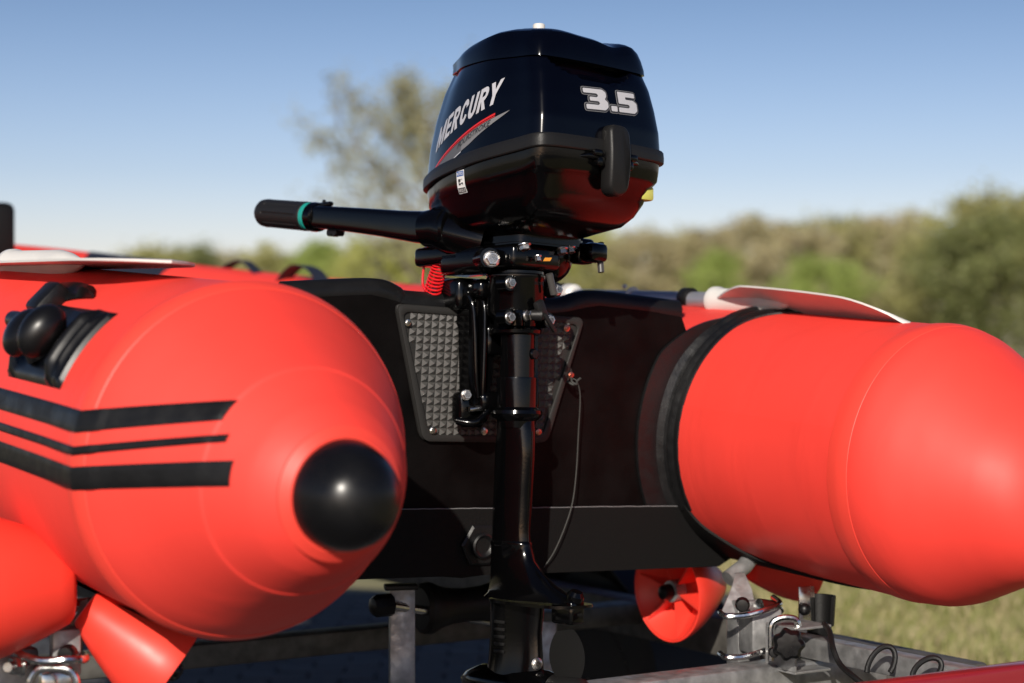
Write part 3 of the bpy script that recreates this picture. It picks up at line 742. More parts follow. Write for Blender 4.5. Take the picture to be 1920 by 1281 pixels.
# --- rowlock on each tube
def tubept(s, y, th, h):     # th measured up from the outer side
    a = R_(th); return Vector((s*S2+s*math.cos(a)*(TR+h), y, math.sin(a)*(TR+h)))
for s in (-1, 1):
    rl = empty('rowlock', parent=boat)
    def pad(b):
        pts2 = roundpoly([Vector((.105, 21, 0)), Vector((.300, 21, 0)), Vector((.290, 50, 0)), Vector((.098, 50, 0))], .0, 1)
        rows = []
        n = 66
        for i in range(n+1):
            y = lerp(.100, .298, i/n); row = []
            for k in range(19):
                th = lerp(20, 51, k/18); ed = min(i, n-i, 99); ek = min(k, 18-k); h = .0055 if (ed > 0 and ek > 0) else .0003
                # saddle ridges along the circumference
                w1 = math.exp(-((y-.116)/.005)**2)*.007; w2 = math.exp(-((y-.136)/.010)**2)*.016; w3 = math.exp(-((y-.280)/.010)**2)*.012
                fade = min(1, ek/4.0)
                if ed > 1: h += (w1+w2+w3)*fade*min(1, ed/3)
                cr_ = .004 if (ed < 2 and ek < 2) else 0
                row.append(tubept(s, y, th, h))
            rows.append(row)
        loft(b, rows, False, False, closed=False)
    part('base_pad', pad, 'capblack', rl, angle=50)
    def lobe(b, y, th, h, ry, rt, rr):
        c0 = tubept(s, y, th, h); a = R_(th); er = Vector((s*math.cos(a), 0, math.sin(a))); et = Vector((-s*math.sin(a), 0, math.cos(a))); ey_ = Vector((0, 1, 0))
        g = bmesh.ops.create_uvsphere(b, u_segments=32, v_segments=20, radius=1)['verts']
        for v in g:
            x_, y_, z_ = v.co; f_ = 1+.12*z_
            v.co = c0+ey_*(x_*ry*f_)+et*(z_*rt)+er*(y_*rr)
    part('swivel_head', lambda b: lobe(b, .165, 34, .034, .024, .036, .026), 'capblack', rl)
    part('swivel_head', lambda b: lobe(b, .232, 33, .030, .034, .034, .022), 'capblack', rl)
    part('swivel_pin', lambda b: sweep(b, [tubept(s, .16, 36, .034), tubept(s, .29, 36, .034)], .012, 18), 'capblack', rl)
    part('swivel_stem', lambda b: sweep(b, [tubept(s, .215, 30, .0), tubept(s, .22, 33, .03)], [.022, .014], 18), 'capblack', rl)
    def holder(b):
        rows = []
        for k in range(14):
            t = k/13; y = lerp(.36, .235, t); th = lerp(54, 57, t)+3*math.sin(t*PI); hw = lerp(7, .6, t**1.5)
            rows.append([tubept(s, y, th-hw, .003), tubept(s, y, th-hw*.6, .012+.006*math.sin(t*9)), tubept(s, y, th+hw*.5, .016-.008*t), tubept(s, y, th+hw, .004), tubept(s, y, th, .001)])
        loft(b, rows)
    part('paddle_holder', holder, 'capblack', rl)
    part('holder_buckle', lambda b: box(b, tubept(s, .330, 50, .010), (.028, .05, .050), .008, rot=Matrix.Rotation(R_(s*-42), 3, 'Y')), 'blackpvc', rl)
# --- grab straps on the far tube
def strap(pts, wv=.025):
    def f(b):
        p = cr(pts, 8, False); rows = []
        for i, q_ in enumerate(p):
            d = (p[min(i+1, len(p)-1)]-p[max(0, i-1)]).normalized(); n_ = d.cross(Vector((1, 0, 0))).normalized(); sd_ = Vector((1, 0, 0))*wv/2
            rows.append([q_-sd_-n_*.001, q_+sd_-n_*.001, q_+sd_+n_*.001, q_-sd_+n_*.001])
        loft(b, rows)
    return part('grab_strap', f, 'navy', boat, smooth=False)
strap([(.48, 2.62, .19), (.50, 2.56, .212), (.50, 2.48, .236), (.5, 2.42, .243), (.5, 2.36, .225), (.5, 2.28, .190)], .03)
strap([(.5, 2.20, .18), (.5, 2.16, .215), (.5, 2.11, .238), (.5, 2.06, .240), (.5, 2.0, .226), (.5, 1.93, .182)], .04)

# ================================================================== paddles
def paddle(label, y_tip, y_sock0, y_sock1, y_end, x, z, roll, blade_l, bw, bend, zs, pitch=0, cupk=.010):
    r = empty('paddle', label, 'paddle', 'paddles lying on the boat tubes', mtx=BOAT @ Matrix.Translation((x, y_tip, z)) @ Matrix.Rotation(pitch, 4, 'X'))
    def blade(b):
        rows = []; n = 26
        for i in range(n+1):
            t = i/n; y = blade_l*t
            wl = bw*min(1, (math.sin(min(1, t/.22)*PI/2))**.55)*(1 if t < .72 else lerp(1, .18, ((t-.72)/.28)**1.3))
            zc = bend*(1-t)**2 if t < 1 else 0
            top_, bot = [], []
            for k in range(11):
                u_ = lerp(-1, 1, k/10); cup = -cupk*(u_*u_)
                xx, zz = u_*wl, cup; ca, sa = math.cos(roll), math.sin(roll)
                p = Vector((xx*ca-zz*sa, y, xx*sa+zz*ca+zc))
                th_ = .0022 if abs(u_) < .99 else .0016
                top_.append(p+Vector((0, 0, th_))); bot.append(p-Vector((0, 0, th_)))
            rows.append(top_+bot[::-1])
        loft(b, rows)
    part('blade', blade, 'white', r, angle=60)
    def sock(b):
        a, c_ = y_sock0-y_tip, y_sock1-y_tip
        rings = []
        for t, rr in ((0, .003), (.05, .008), (.18, .0165), (.30, .021), (.9, .0225), (.93, .0255), (.985, .0255), (1, .023)):
            rings.append([Vector((math.cos(2*PI*k/28)*rr, lerp(a, c_, t), zs+math.sin(2*PI*k/28)*rr)) for k in range(28)])
        loft(b, rings)
    part('blade_socket', sock, 'white', r)
    part('shaft', lambda b: sweep(b, [(0, y_sock1-y_tip-.05, zs), (0, y_end-y_tip, zs)], .0155, 24), 'alu', r)
    part('shaft_grip', lambda b: sweep(b, [(0, y_end-y_tip-.1, zs), (0, y_end-y_tip+.02, zs)], .019, 24), 'rubber', r)
    return r
pl = paddle('white bladed paddle lying flat on the left tube above the rowlock', .144, .46, .78, 1.8, -.64, .2345, 0.0, .70, .078, 0.0, 0.000, R_(-2.2), .001)
pr = paddle('white bladed paddle with raised blade on the right tube beside the transom', .07, .35, .56, 1.75, .565, .240, R_(-27), .47, .070, -.026, .000, R_(-1.6), .006)
pr.rotation_euler  # (kept in the boat frame)
def ring_on(px_y, nm, m, r=.018, w_=.02):
    part(nm, lambda b: revolve(b, (0, px_y-.07, .004), (0, 1, 0), [(r, 0), (r+.002, .003), (r+.002, w_-.003), (r, w_)], 24), m, pr)
ring_on(.62, 'shaft_clip', 'rubber', .0165, .028); ring_on(.80, 'shaft_collar', 'white', .0165, .006)
part('lock_button', lambda b: bmesh.ops.create_uvsphere(b, u_segments=12, v_segments=8, radius=.005, matrix=Matrix.Translation((0, .80-.04, .022))), 'steel', pr)
part('shaft_collar', lambda b: revolve(b, (0, .92, .004), (0, 1, 0), [(.012, 0), (.021, .008), (.022, .03), (.014, .045)], 24), 'white', pr)
part('rowlock_sleeve', lambda b: revolve(b, (0, .965, .004), (0, 1, 0), [(.016, 0), (.023, .006), (.024, .03), (.020, .034), (.024, .04), (.024, .06), (.018, .07)], 24), 'rubber', pr)

# ================================================================== outboard motor
motor = empty('outboard_motor', 'black outboard motor with tiller clamped to the transom', 'outboard motor', mtx=ENG)
def outline(yr, yf, wr, wm, wf, ym=-.045, n=7):
    h = [(0, yr-.006), (wr*.45, yr-.004), (wr*.86, yr+.002), (wr+.002, yr+.017), (lerp(wr, wm, .75)+.001, yr+.055), (wm, ym), (lerp(wm, wf, .42), lerp(ym, yf, .42)), (wf, lerp(ym, yf, .72)), (wf*.62, yf-.014), (0, yf)]
    pts = [Vector((x, y, 0)) for x, y in h]+[Vector((-x, y, 0)) for x, y in h[-2:0:-1]]
    return cr(pts, n, True)
def ring_at(ol, z, tilt, yr0=-.185, fx=None):
    return [Vector((p.x, p.y, z+tilt*(p.y-yr0))) for p in ol]
def interp(keys, z):
    for a, b in zip(keys[:-1], keys[1:]):
        if a[0] <= z <= b[0] or (b is keys[-1] and z > b[0]):
            t = (z-a[0])/(b[0]-a[0]); return [lerp(x, y, t) for x, y in zip(a, b)]
    return list(keys[0])
UK = [(.330, -.184, .172, .1265, .131, .084, -.085), (.360, -.183, .168, .1245, .129, .082, -.05), (.395, -.177, .159, .1205, .1245, .075, -.01), (.425, -.170, .145, .1155, .119, .068, .03), (.4465, -.161, .129, .110, .1135, .060, .065)]
def upper(b):
    rings = []; N = 26
    for i in range(N+1):
        z = lerp(.330, .4465, i/N); _, yr, yf, wr, wm, wf, tl = interp(UK, z)
        r = ring_at(outline(yr, yf, wr, wm, wf, n=10), z, tl)
        for p in r:
            # crescent scoop under the lid on the rear face
            if p.y < yr+.03 and -.098 < p.x < .075:
                c0 = -.014; d = 1-((p.x-c0)/.082)**2
                if d > 0:
                    lim = .4465-.026*d**.6
                    if z > lim: p.y += .016*min(1, (z-lim)/.0045)
        rings.append(r)
    # seal lip
    _, yr, yf, wr, wm, wf, tl = interp(UK, .4465)
    rings.append(ring_at(outline(yr+.006, yf-.006, wr-.006, wm-.006, wf-.006, n=10), .4470, tl))
    loft(b, rings)
cowl = part('cowl', upper, 'cowl', motor, angle=38)
def lidz(p, z, f):
    x, y = p.x, p.y
    # slopes to the front, two soft ridges and a valley across the top
    z += (1-f)*.065*(y+.185)+f*(.008+.13*min(0, y+.085)-.10*max(0, y+.06))
    z += f*(.004*math.exp(-((x+.060)/.030)**2)+.004*math.exp(-((x-.078)/.020)**2)-.006*math.exp(-((x-.035)/.024)**2))
    return z
def lid(b):
    rings = []
    K = [(.4470, -.1565, .130, .1065, .110, .061), (.4476, -.1635, .131, .1125, .1155, .062), (.455, -.163, .130, .112, .1150, .062), (.470, -.160, .130, .1085, .112, .063), (.481, -.157, .124, .104, .109, .060), (.487, -.153, .118, .099, .105, .056), (.490, -.147, .110, .092, .099, .052), (.492, -.139, .100, .084, .091, .047), (.494, -.12, .082, .070, .077, .040), (.496, -.09, .055, .05, .055, .028), (.497, -.04, .01, .018, .02, .009)]
    for z, yr, yf, wr, wm, wf in K:
        ol = outline(yr, yf, wr, wm, wf, n=10); f = max(0, min(1, (z-.455)/.045))
        r = []
        for p in ol:
            q_ = Vector((p.x, p.y, lidz(p, z, f)))
            if z < .47 and q_.y > 0: q_.z += 0
            r.append(q_)
        rings.append(r)
    loft(b, rings)
part('cowl_lid', lid, 'cowl', motor, angle=24)
def belt(b):
    rings = []
    for dz, off in ((-.0195, .0005), (-.0192, .0042), (-.0175, .0054), (-.010, .0056), (-.002, .0050), (.0006, .0036), (.001, .0)):
        z = .333+dz; rings.append([Vector((p.x, p.y, p.z)) for p in ring_at(outline(-.1825-off, .172+off, .1265+off*.9, .1305+off, .084+off, n=10), z, -.085)])
    loft(b, rings)
part('cowl_belt', belt, 'belt', motor, angle=30)
def pan(b):
    K = [(.316, -.183, .172, .1265, .1305, .084, -.085), (.303, -.182, .171, .126, .130, .083, -.085), (.288, -.180, .170, .1245, .128, .082, -.08), (.283, -.177, .169, .121, .126, .080, -.08), (.277, -.170, .167, .117, .123, .079, -.075), (.255, -.163, .163, .112, .119, .077, -.06), (.236, -.151, .157, .105, .112, .072, -.04), (.221, -.134, .15, .095, .102, .066, -.02), (.211, -.100, .14, .078, .088, .058, 0), (.204, -.082, .12, .062, .07, .045, 0), (.202, -.04, .06, .03, .035, .02, 0)]
    rings = []
    for z, yr, yf, wr, wm, wf, tl in K:
        r = ring_at(outline(yr, yf, wr, wm, wf, n=10), z, tl)
        rings.append(r)
    loft(b, rings)
pano = part('lower_cowl', pan, 'paint', motor, angle=32)
# filler cap on the very top
part('filler_cap', lambda b: revolve(b, (-.036, -.075, .500), (0, 0, 1), [(.0095, 0), (.0095, .0165), (.008, .0185), (.004, .019)], 12), 'white', motor)
# latch
def latch(b):
    prof = roundpoly([Vector((-.0195, .356, 0)), Vector((.0195, .356, 0)), Vector((.0215, .300, 0)), Vector((.0195, .252, 0)), Vector((-.0175, .252, 0)), Vector((-.0215, .300, 0))], [.014, .014, .02, .018, .018, .02], 6)
    rows = []
    for dy, k in ((0, .93), (.003, 1), (.017, 1), (.0215, .93), (.023, .8)):
        rows.append([Vector((.004+(p.x)*k, -.188-dy+.02*((p.y-.31)/.05)**2*.25, .305+(p.y-.305)*(1-(1-k)*.45))) for p in prof])
    loft(b, rows)
lt = part('latch_handle', latch, 'belt', motor, angle=50)
for sx_ in (-1, 1):
    def lb_(b):
        box(b, (.004+sx_*.034, -.193, .312), (.022, .016, .010), .003); box(b, (.004+sx_*.030, -.193, .300), (.014, .014, .014), .003)
        sweep(b, [(.004+sx_*.022, -.196, .306), (.004+sx_*.05, -.190, .3075), (.004+sx_*.062, -.184, .306)], [.0042, .004, .002], 10)
    part('latch_bracket', lb_, 'paint', motor)
part('latch_hook', lambda b: box(b, (-.030, -.160, .262), (.009, .008, .011), .002, rot=Matrix.Rotation(.5, 3, 'Y')), 'steel', motor)
# pan keel ridge facing aft, water and drain pipes
part('reflector', lambda b: box(b, (.108, -.140, .270), (.030, .050, .022), .004), 'amber', motor)
part('mount_plate', lambda b: prism(b, roundpoly([Vector((-.052, -.058, .190)), Vector((.088, -.058, .190)), Vector((.088, .09, .190)), Vector((-.06, .10, .190))], .02, 3), (0, 0, .016), .003), 'paint', motor, angle=40)
part('mount_block', lambda b: box(b, (-.010, .0, .172), (.10, .10, .036), .008, seg=3), 'paint', motor)
part('exhaust_boss', lambda b: [bmesh.ops.create_uvsphere(b, u_segments=28, v_segments=16, radius=.041, matrix=Matrix.Translation((.066, .01, .180))), box(b, (.105, -.055, .187), (.038, .03, .03), .008)], 'paint', motor)
for i, (x, y, z, r) in enumerate(((-.043, -.055, .184, .0085), (.035, -.055, .184, .008), (.058, -.05, .188, .0075), (-.020, -.06, .1685, .005))):
    hexbolt('hex_bolt', (x, y, z+.004), (0, -.25, -1), r, motor, h=.009)
hexbolt('hex_bolt', (-.077, -.02, .166), (-.55, -1, 0), .0105, motor, h=.010)
part('bolt_boss', lambda b: revolve(b, (-.062, .012, .168), (-.55, -1, 0), [(.020, 0), (.018, .02), (.015, .034)], 24), 'paint', motor)
for (a, e, r) in (((.117, -.055, .196), (.116, -.060, .157), .0050), ((.130, -.045, .205), (.127, -.052, .176), .0052), ((.012, -.052, .148), (.024, -.05, .118), .0055)):
    part('drain_pipe', lambda b: sweep(b, [a, Vector(a).lerp(Vector(e), .5), e], r, 16), M['pipe'], motor)
part('pipe_block', lambda b: box(b, (.112, -.02, .192), (.038, .03, .040), .008, seg=3), 'paint', motor)
part('warning_label', lambda b: prism(b, [Vector((-.010, -.0655, .1700)), Vector((.004, -.0655, .171)), Vector((.000, -.0655, .1655)), Vector((-.014, -.0655, .1645))], (0, -.0006, 0)), 'orange', motor, smooth=False)
# front fairing towards the tiller
def fair(b):
    sweep(b, [(-.035, .04, .20), (-.065, .075, .212), (-.078, .10, .222), (-.083, .125, .222)], [(.044, .040), (.038, .036), (.032, .032), (.027, .028)], 24)
part('tiller_mount', fair, 'paint', motor)
part('pivot_disc', lambda b: revolve(b, (-.068, .070, .219), (-.2, 1, .12), [(.030, 0), (.036, .003), (.036, .009), (.031, .011), (.031, .014), (.034, .016), (.034, .024), (.030, .027), (.030, .030), (.032, .032), (.032, .040), (.028, .042)], 40), 'paint', motor)
part('mount_block', lambda b: [box(b, (-.055, .105, .180), (.05, .11, .03), .008, seg=3), box(b, (-.05, .05, .168), (.06, .10, .04), .01, seg=3)], 'paint', motor)
def tarm(b):
    pts = [(-.073, .105, .2215), (-.073, .125, .224), (-.072, .15, .227), (-.071, .19, .233), (-.070, .25, .2425), (-.070, .33, .254), (-.070, .41, .2645), (-.070, .425, .2665)]
    rad = [(.026, .024), (.025, .0235), (.024, .023), (.022, .0215), (.0205, .0200), (.0195, .0185), (.0185, .0175), (.018, .017)]
    pts = [Vector(p) for p in pts]; rings = []
    for p, r in zip(pts, rad):
        # rounded square section
        ring = []
        for k in range(32):
            a = 2*PI*k/32; c_, s_ = math.cos(a), math.sin(a); e_ = .45
            ring.append(p+Vector((r[0]*math.copysign(abs(c_)**e_, c_), 0, r[1]*1.1*math.copysign(abs(s_)**e_, s_))))
        rings.append(ring)
    loft(b, rings)
tiller = part('tiller_arm', tarm, 'paint', motor, angle=40)
gd = Vector((0, 1, .133)).normalized(); g0 = Vector((-.070, .418, .2655))
part('grip_collar', lambda b: revolve(b, g0-gd*.004, gd, [(.019, 0), (.0240, .003), (.0250, .010), (.0250, .018), (.022, .022)], 36), 'paint', tiller)
part('collar_tab', lambda b: [box(b, g0+Vector((0, -.02, .020)), (.010, .03, .008), .003), revolve(b, g0+Vector((0, -.014, .020)), (0, 0, 1), [(.003, 0), (.003, .008)], 12)], 'paint', tiller)
part('grip_ring', lambda b: revolve(b, g0+gd*.018, gd, [(.0225, 0), (.0242, .001), (.0242, .0085), (.0225, .0095)], 36), 'teal', tiller)
def gripm(b):
    n = 72; rings = []; u_, v_ = frame_of(gd)
    for r, h, rib in ((.0215, 0, 0), (.0248, .002, 0), (.0250, .010, 0), (.0248, .0105, 1), (.0246, .020, 1), (.0244, .075, 1), (.0242, .108, 1), (.0242, .1085, 0), (.0245, .118, 0), (.0235, .127, 0), (.0200, .133, 0), (.013, .136, 0), (.004, .1365, 0)):
        rings.append([g0+gd*(.027+h)+(u_*math.cos(2*PI*k/n)+v_*math.sin(2*PI*k/n))*(r-(.0014 if rib and k % 8 == 0 else 0)) for k in range(n)])
    loft(b, rings)
part('throttle_grip', gripm, 'grip', tiller, angle=28)
for dy in (0, .013):
    part('cable_clamp', lambda b: revolve(b, (-.079, .378-dy, .2365), (1, 0, 0), [(.0065, 0), (.0065, .018)], 18), 'rubber', tiller)
# notice sticker, print: all projected on the real surface
def bvh_of(o):
    return BVHTree.FromPolygons([v.co.copy() for v in o.data.vertices], [tuple(p.vertices) for p in o.data.polygons])
bv_c = bvh_of(cowl); bv_p = bvh_of(pano)
def wrap(name, polys, m, side, off=.0006, bv=None, parent=None, cell=.006):
    """polys: list of closed 2D outlines (u,v) or a bmesh; side 'port': u=-y, v=z ; 'rear': u=x, v=z"""
    if isinstance(polys, bmesh.types.BMesh): bm = polys
    else:
        bm = bmesh.new()
        for P_ in polys:
            vs0 = [bm.verts.new((p[0], p[1], 0)) for p in P_]
            f = bm.faces.new(vs0); f.normal_update()
        bmesh.ops.triangulate(bm, faces=bm.faces[:])
    xs = [v.co.x for v in bm.verts]; ys = [v.co.y for v in bm.verts]
    k = math.floor(min(xs)/cell)+1
    while k*cell < max(xs):
        bmesh.ops.bisect_plane(bm, geom=bm.verts[:]+bm.edges[:]+bm.faces[:], plane_co=(k*cell, 0, 0), plane_no=(1, 0, 0)); k += 1
    k = math.floor(min(ys)/cell)+1
    while k*cell < max(ys):
        bmesh.ops.bisect_plane(bm, geom=bm.verts[:]+bm.edges[:]+bm.faces[:], plane_co=(0, k*cell, 0), plane_no=(0, 1, 0)); k += 1
    for v in bm.verts:
        if side == 'port': o_, d_ = Vector((-.35, -v.co.x, v.co.y)), Vector((1, 0, 0))
        else: o_, d_ = Vector((v.co.x, -.4, v.co.y)), Vector((0, 1, 0))
        loc, nrm, _, _ = bv.ray_cast(o_, d_)
        if loc is None: loc, nrm, _, _ = bv.find_nearest(o_+d_*.25)
        if nrm.dot(d_) > 0: nrm = -nrm
        v.co = loc+nrm*off
    return bm_link(name, bm, m, parent or motor, smooth=False, recalc=True)
def text_bm(txt, size, offset=0, shear=0, space=1.0, xs=1.0):
    cu = bpy.data.curves.new('t', 'FONT'); cu.body = txt; cu.size = size; cu.offset = offset; cu.shear = shear; cu.space_character = space; cu.resolution_u = 4
    o = bpy.data.objects.new('t', cu); COL.objects.link(o); bpy.context.view_layer.update()
    me = bpy.data.meshes.new_from_object(o.evaluated_get(bpy.context.evaluated_depsgraph_get()))
    bpy.data.objects.remove(o); bm = bmesh.new(); bm.from_mesh(me); bpy.data.meshes.remove(me)
    bmesh.ops.triangulate(bm, faces=bm.faces[:])
    xs_ = [v.co.x for v in bm.verts]; x0 = min(xs_); wd = max(xs_)-x0
    for v in bm.verts: v.co.x = (v.co.x-x0)*xs
    return bm, wd*xs
# glyph strokes for the heavy italic name
def stroke_glyphs():
    w_, h_, t_ = .66, 1.0, .24
    def arc(cx, cy, rx, ry, a0, a1, n=9): return [(cx+rx*math.cos(R_(lerp(a0, a1, k/n))), cy+ry*math.sin(R_(lerp(a0, a1, k/n)))) for k in range(n+1)]
    Rg = [[(0, 0), (t_, 0), (t_, 1), (0, 1)], [(t_, 1), (t_, .80), (.38, .80)]+arc(.38, .70, .10, .10, 90, -90, 6)+[(t_, .60), (t_, .40), (.38, .40)]+arc(.38, .70, .30, .30, -90, 90, 8), [(.26, .41), (.46, .41), (.72, 0), (.44, 0)]]
    Cg = [arc(.36, .5, .36, .52, 25, 335, 24)+[(.36+.14*math.cos(R_(a)), .5+.30*math.sin(R_(a))) for a in [lerp(335, 25, k/24) for k in range(25)]]]
    return {
     'M': ([[(0, 0), (t_, 0), (t_, 1), (0, 1)], [(t_, 1), (t_, .62), (.42, .0), (.5, .0), (.5, .45)], [(t_, 1), (.5, .45), (.76, 1), (.76, .62), (.58, .0), (.5, 0)], [(.76, 0), (1, 0), (1, 1), (.76, 1)]], 1.0),
     'E': ([[(0, 0), (t_, 0), (t_, 1), (0, 1)], [(t_, 0), (.64, 0), (.64, .2), (t_, .2)], [(t_, .4), (.60, .4), (.60, .6), (t_, .6)], [(t_, .8), (.64, .8), (.64, 1), (t_, 1)]], .64),
     'R': (Rg, .70), 'C': (Cg, .70),
     'U': ([[(0, 1), (0, .34)]+arc(.35, .34, .35, .36, 180, 360, 12)+[(.70, 1), (.47, 1), (.47, .34)]+arc(.35, .34, .12, .15, 360, 180, 8)+[(.23, 1)]], .70),
     'Y': ([[(.25, 0), (.49, 0), (.49, .42), (.25, .42)], [(.25, .42), (.49, .42), (.80, 1), (.54, 1), (.37, .64), (.20, 1), (-.06, 1)]], .74)}
GL = stroke_glyphs()
adv = .13; tot = sum(GL[c][1]+adv for c in 'MERCURY')-adv
hh = .0338; sc = .0350; shear = .30
def uv_name(x, y, u_end=.092):
    """x,y in cap-height units, end of Y at u_end (u=-y: towards the rear)"""
    u_ = u_end-(tot-x)*sc*.86+shear*(y-1)*hh*.9
    base = .3815+.235*(u_-.06)-.9*max(0, .0-u_)**2
    return (u_, base+y*hh)
x = 0
for ch in 'MERCURY':
    polys, wd = GL[ch]
    wrap('name_letter', [[uv_name(x+p[0], p[1]) for p in P_] for P_ in polys], M['silver'], 'port', bv=bv_c)
    x += wd+adv
# decal bars under the name
def bar(name, pts_top, pts_bot, m, off=.0006):
    return wrap(name, [[*pts_top, *pts_bot[::-1]]], m, 'port', off=off, bv=bv_c)
def curve_v(u_, v_end, drop, k=1.0): return v_end-drop*((.11-u_)/.2)**k
US = [lerp(-.15, .082, k/22) for k in range(23)]
def red_v(u_): return .3725-.235*(.085-u_)-.55*max(0, .085-u_)**2
bar('red_line', [(u_, red_v(u_)) for u_ in US], [(u_, red_v(u_)-.0030) for u_ in US], M['redprint'])
bar('red_line', [(u_, red_v(u_)-.0042) for u_ in US], [(u_, red_v(u_)-.0054) for u_ in US], M['redprint'])
US2 = [lerp(-.15, .112, k/24) for k in range(25)]
def gt(u_): return red_v(u_)-.0064
def gb(u_): return max(gt(u_)-.0002, 0) if u_ > .111 else gt(u_)-.017*min(1, ((.112-u_)/.09)**.8)
UL = [lerp(.0, .112, k/14) for k in range(15)]; UF = [lerp(-.15, 0.0, k/14) for k in range(15)]
bar('grey_wedge', [(u_, gt(u_)) for u_ in UL], [(u_, gb(u_)) for u_ in UL], M['greyprint2'])
bar('grey_wedge', [(u_, gt(u_)) for u_ in UF], [(u_, gb(u_)) for u_ in UF], M['greyprint'])
bar('silver_line', [(u_, gb(u_)) for u_ in UF], [(u_, gb(u_)-.0016) for u_ in UF], M['silver'])
tb, tw = text_bm('FOURSTROKE', .0118, offset=.0002, shear=.35, xs=1.12)
for v in tb.verts:
    u_ = .074-tw+v.co.x; v.co = Vector((u_, gt(u_)-.0098+v.co.y*.95+.001, 0))
wrap('fourstroke_print', tb, M['labelblack'], 'port', off=.0010, bv=bv_c)
# power figure on the rear face
def fig(polys, m, off): return wrap('power_figure', polys, m, 'rear', off=off, bv=bv_c)
def rot2(x, y): return (-.049+x*.0345, .3755+y*.0310+(x*.0345)*.055)
three = [(.03, 1), (1.17, 1), (1.36, .88), (1.36, .66), (1.24, .54), (1.43, .40), (1.43, .16), (1.24, 0), (.12, 0), (.12, .23), (.86, .23), (.94, .32), (.86, .41), (.36, .41), (.36, .60), (.80, .60), (.88, .69), (.80, .78), (.03, .78)]
dot = [(1.60, 0), (1.98, 0), (1.98, .26), (1.60, .26)]
five = [(2.10, 1), (3.22, 1), (3.22, .77), (2.58, .77), (2.58, .64), (3.08, .64), (3.30, .50), (3.30, .14), (3.10, 0), (2.08, 0), (2.08, .23), (2.74, .23), (2.82, .32), (2.74, .41), (2.10, .41)]
def grow(P_, d):
    cx = sum(p[0] for p in P_)/len(P_); out = []; n = len(P_)
    area = sum(P_[i][0]*P_[(i+1) % n][1]-P_[(i+1) % n][0]*P_[i][1] for i in range(n)); sg = 1 if area > 0 else -1
    for i in range(n):
        a, p, c_ = Vector(P_[i-1]), Vector(P_[i]), Vector(P_[(i+1) % n]); e1 = (p-a).normalized(); e2 = (c_-p).normalized()
        n1 = Vector((e1.y, -e1.x))*sg; n2 = Vector((e2.y, -e2.x))*sg; b_ = (n1+n2); b_ = b_/max(.5, b_.length_squared/2) if b_.length > .1 else n1
        out.append((p.x+b_.x*d, p.y+b_.y*d))
    return out
for P_ in (three, dot, five):
    P_ = [tuple(p) for p in roundpoly([Vector((*p, 0)) for p in P_], .05, 2)]; P_ = [(p[0], p[1]) for p in P_]
    fig([[rot2(*p) for p in grow(P_, .095)]], M['greyprint2'], .0004); fig([[rot2(*p) for p in grow(P_, .065)]], M['darkprint'], .0008); fig([[rot2(*p) for p in P_]], M['silver'], .0013)
# notice sticker on the pan
def nu(a, b_): return (-.012+a*.0225, .263+b_*.0335)
def rect(x0, y0, x1, y1): return [nu(x0, y0), nu(x1, y0), nu(x1, y1), nu(x0, y1)]
st = wrap('notice_sticker', [rect(0, 0, 1, 1)], M['labelwhite'], 'port', off=.0008, bv=bv_p)
wrap('sticker_header', [rect(.06, .74, .94, .96)], M['labelblue'], 'port', off=.0012, bv=bv_p, parent=st)
wrap('sticker_footer', [rect(.05, .04, .95, .24)], M['labelblack'], 'port', off=.0012, bv=bv_p, parent=st)
tb, tw = text_bm('NOTICE', .0062, offset=.0001)
for v in tb.verts: v.co = Vector((-.012+.00125*2+v.co.x*(.0175/tw), .263+.0335*.785+v.co.y, 0))
wrap('sticker_word', tb, M['labelwhite'], 'port', off=.0016, bv=bv_p, parent=st)
tb, tw = text_bm('THIS SIDE UP', .0058, offset=.0001)
for v in tb.verts: v.co = Vector((-.012+.0016+v.co.x*(.0192/tw), .263+.0335*.075+v.co.y, 0))
wrap('sticker_word', tb, M['labelwhite'], 'port', off=.0016, bv=bv_p, parent=st)
wrap('sticker_pictogram', [rect(.25, .36, .36, .62), rect(.22, .5, .5, .62), rect(.36, .36, .5, .42), rect(.5, .40, .75, .45), rect(.72, .36, .80, .45), rect(.55, .56, .60, .62), rect(.68, .56, .73, .62)], M['labelblack'], 'port', off=.0013, bv=bv_p, parent=st)

# --- swivel housing and leg
def collar(b):
    prof = [(.035, .056), (.040, .058), (.0405, .063), (.0385, .066), (.034, .069), (.0345, .078), (.0425, .086), (.0445, .092), (.0445, .138), (.0455, .140), (.0455, .146), (.0435, .148), (.0435, .152), (.041, .154), (.041, .158), (.034, .16), (.034, .175)]
    revolve(b, (-.006, .002, 0), (0, 0, 1), prof, 56)
sw = part('swivel_housing', collar, 'paint', motor, angle=30)
for (x, z) in ((-.052, .131), (-.052, .0795), (.030, .0795), (.046, .127)):
    part('bolt_lug', lambda b: sweep(b, [(x, -.016, z), (x, -.034, z)], [.0125, .0115], 20), 'paint', sw)
    hexbolt('hex_bolt', (x, -.034, z), (-.1, -1, 0), .0072, sw, h=.007)
for x in (-.038, -.020):
    part('casting_rib', lambda b: box(b, (x, -.040, .079), (.003, .012, .024), .001), 'paint', sw)
hexbolt('clamp_bolt', (-.020, -.036, .0835), (.2, -1, 0), .0080, sw, h=.012)
def lever(b):
    box(b, (-.008, -.055, .092), (.018, .010, .030), .004, rot=Matrix.Rotation(R_(-25), 3, 'Y')); box(b, (.006, -.060, .073), (.007, .006, .034), .002, rot=Matrix.Rotation(R_(-42), 3, 'Y'))
    sweep(b, [(-.018, -.045, .084), (-.006, -.056, .084)], [.008, .010], 16)
part('friction_lever', lever, 'belt', sw)
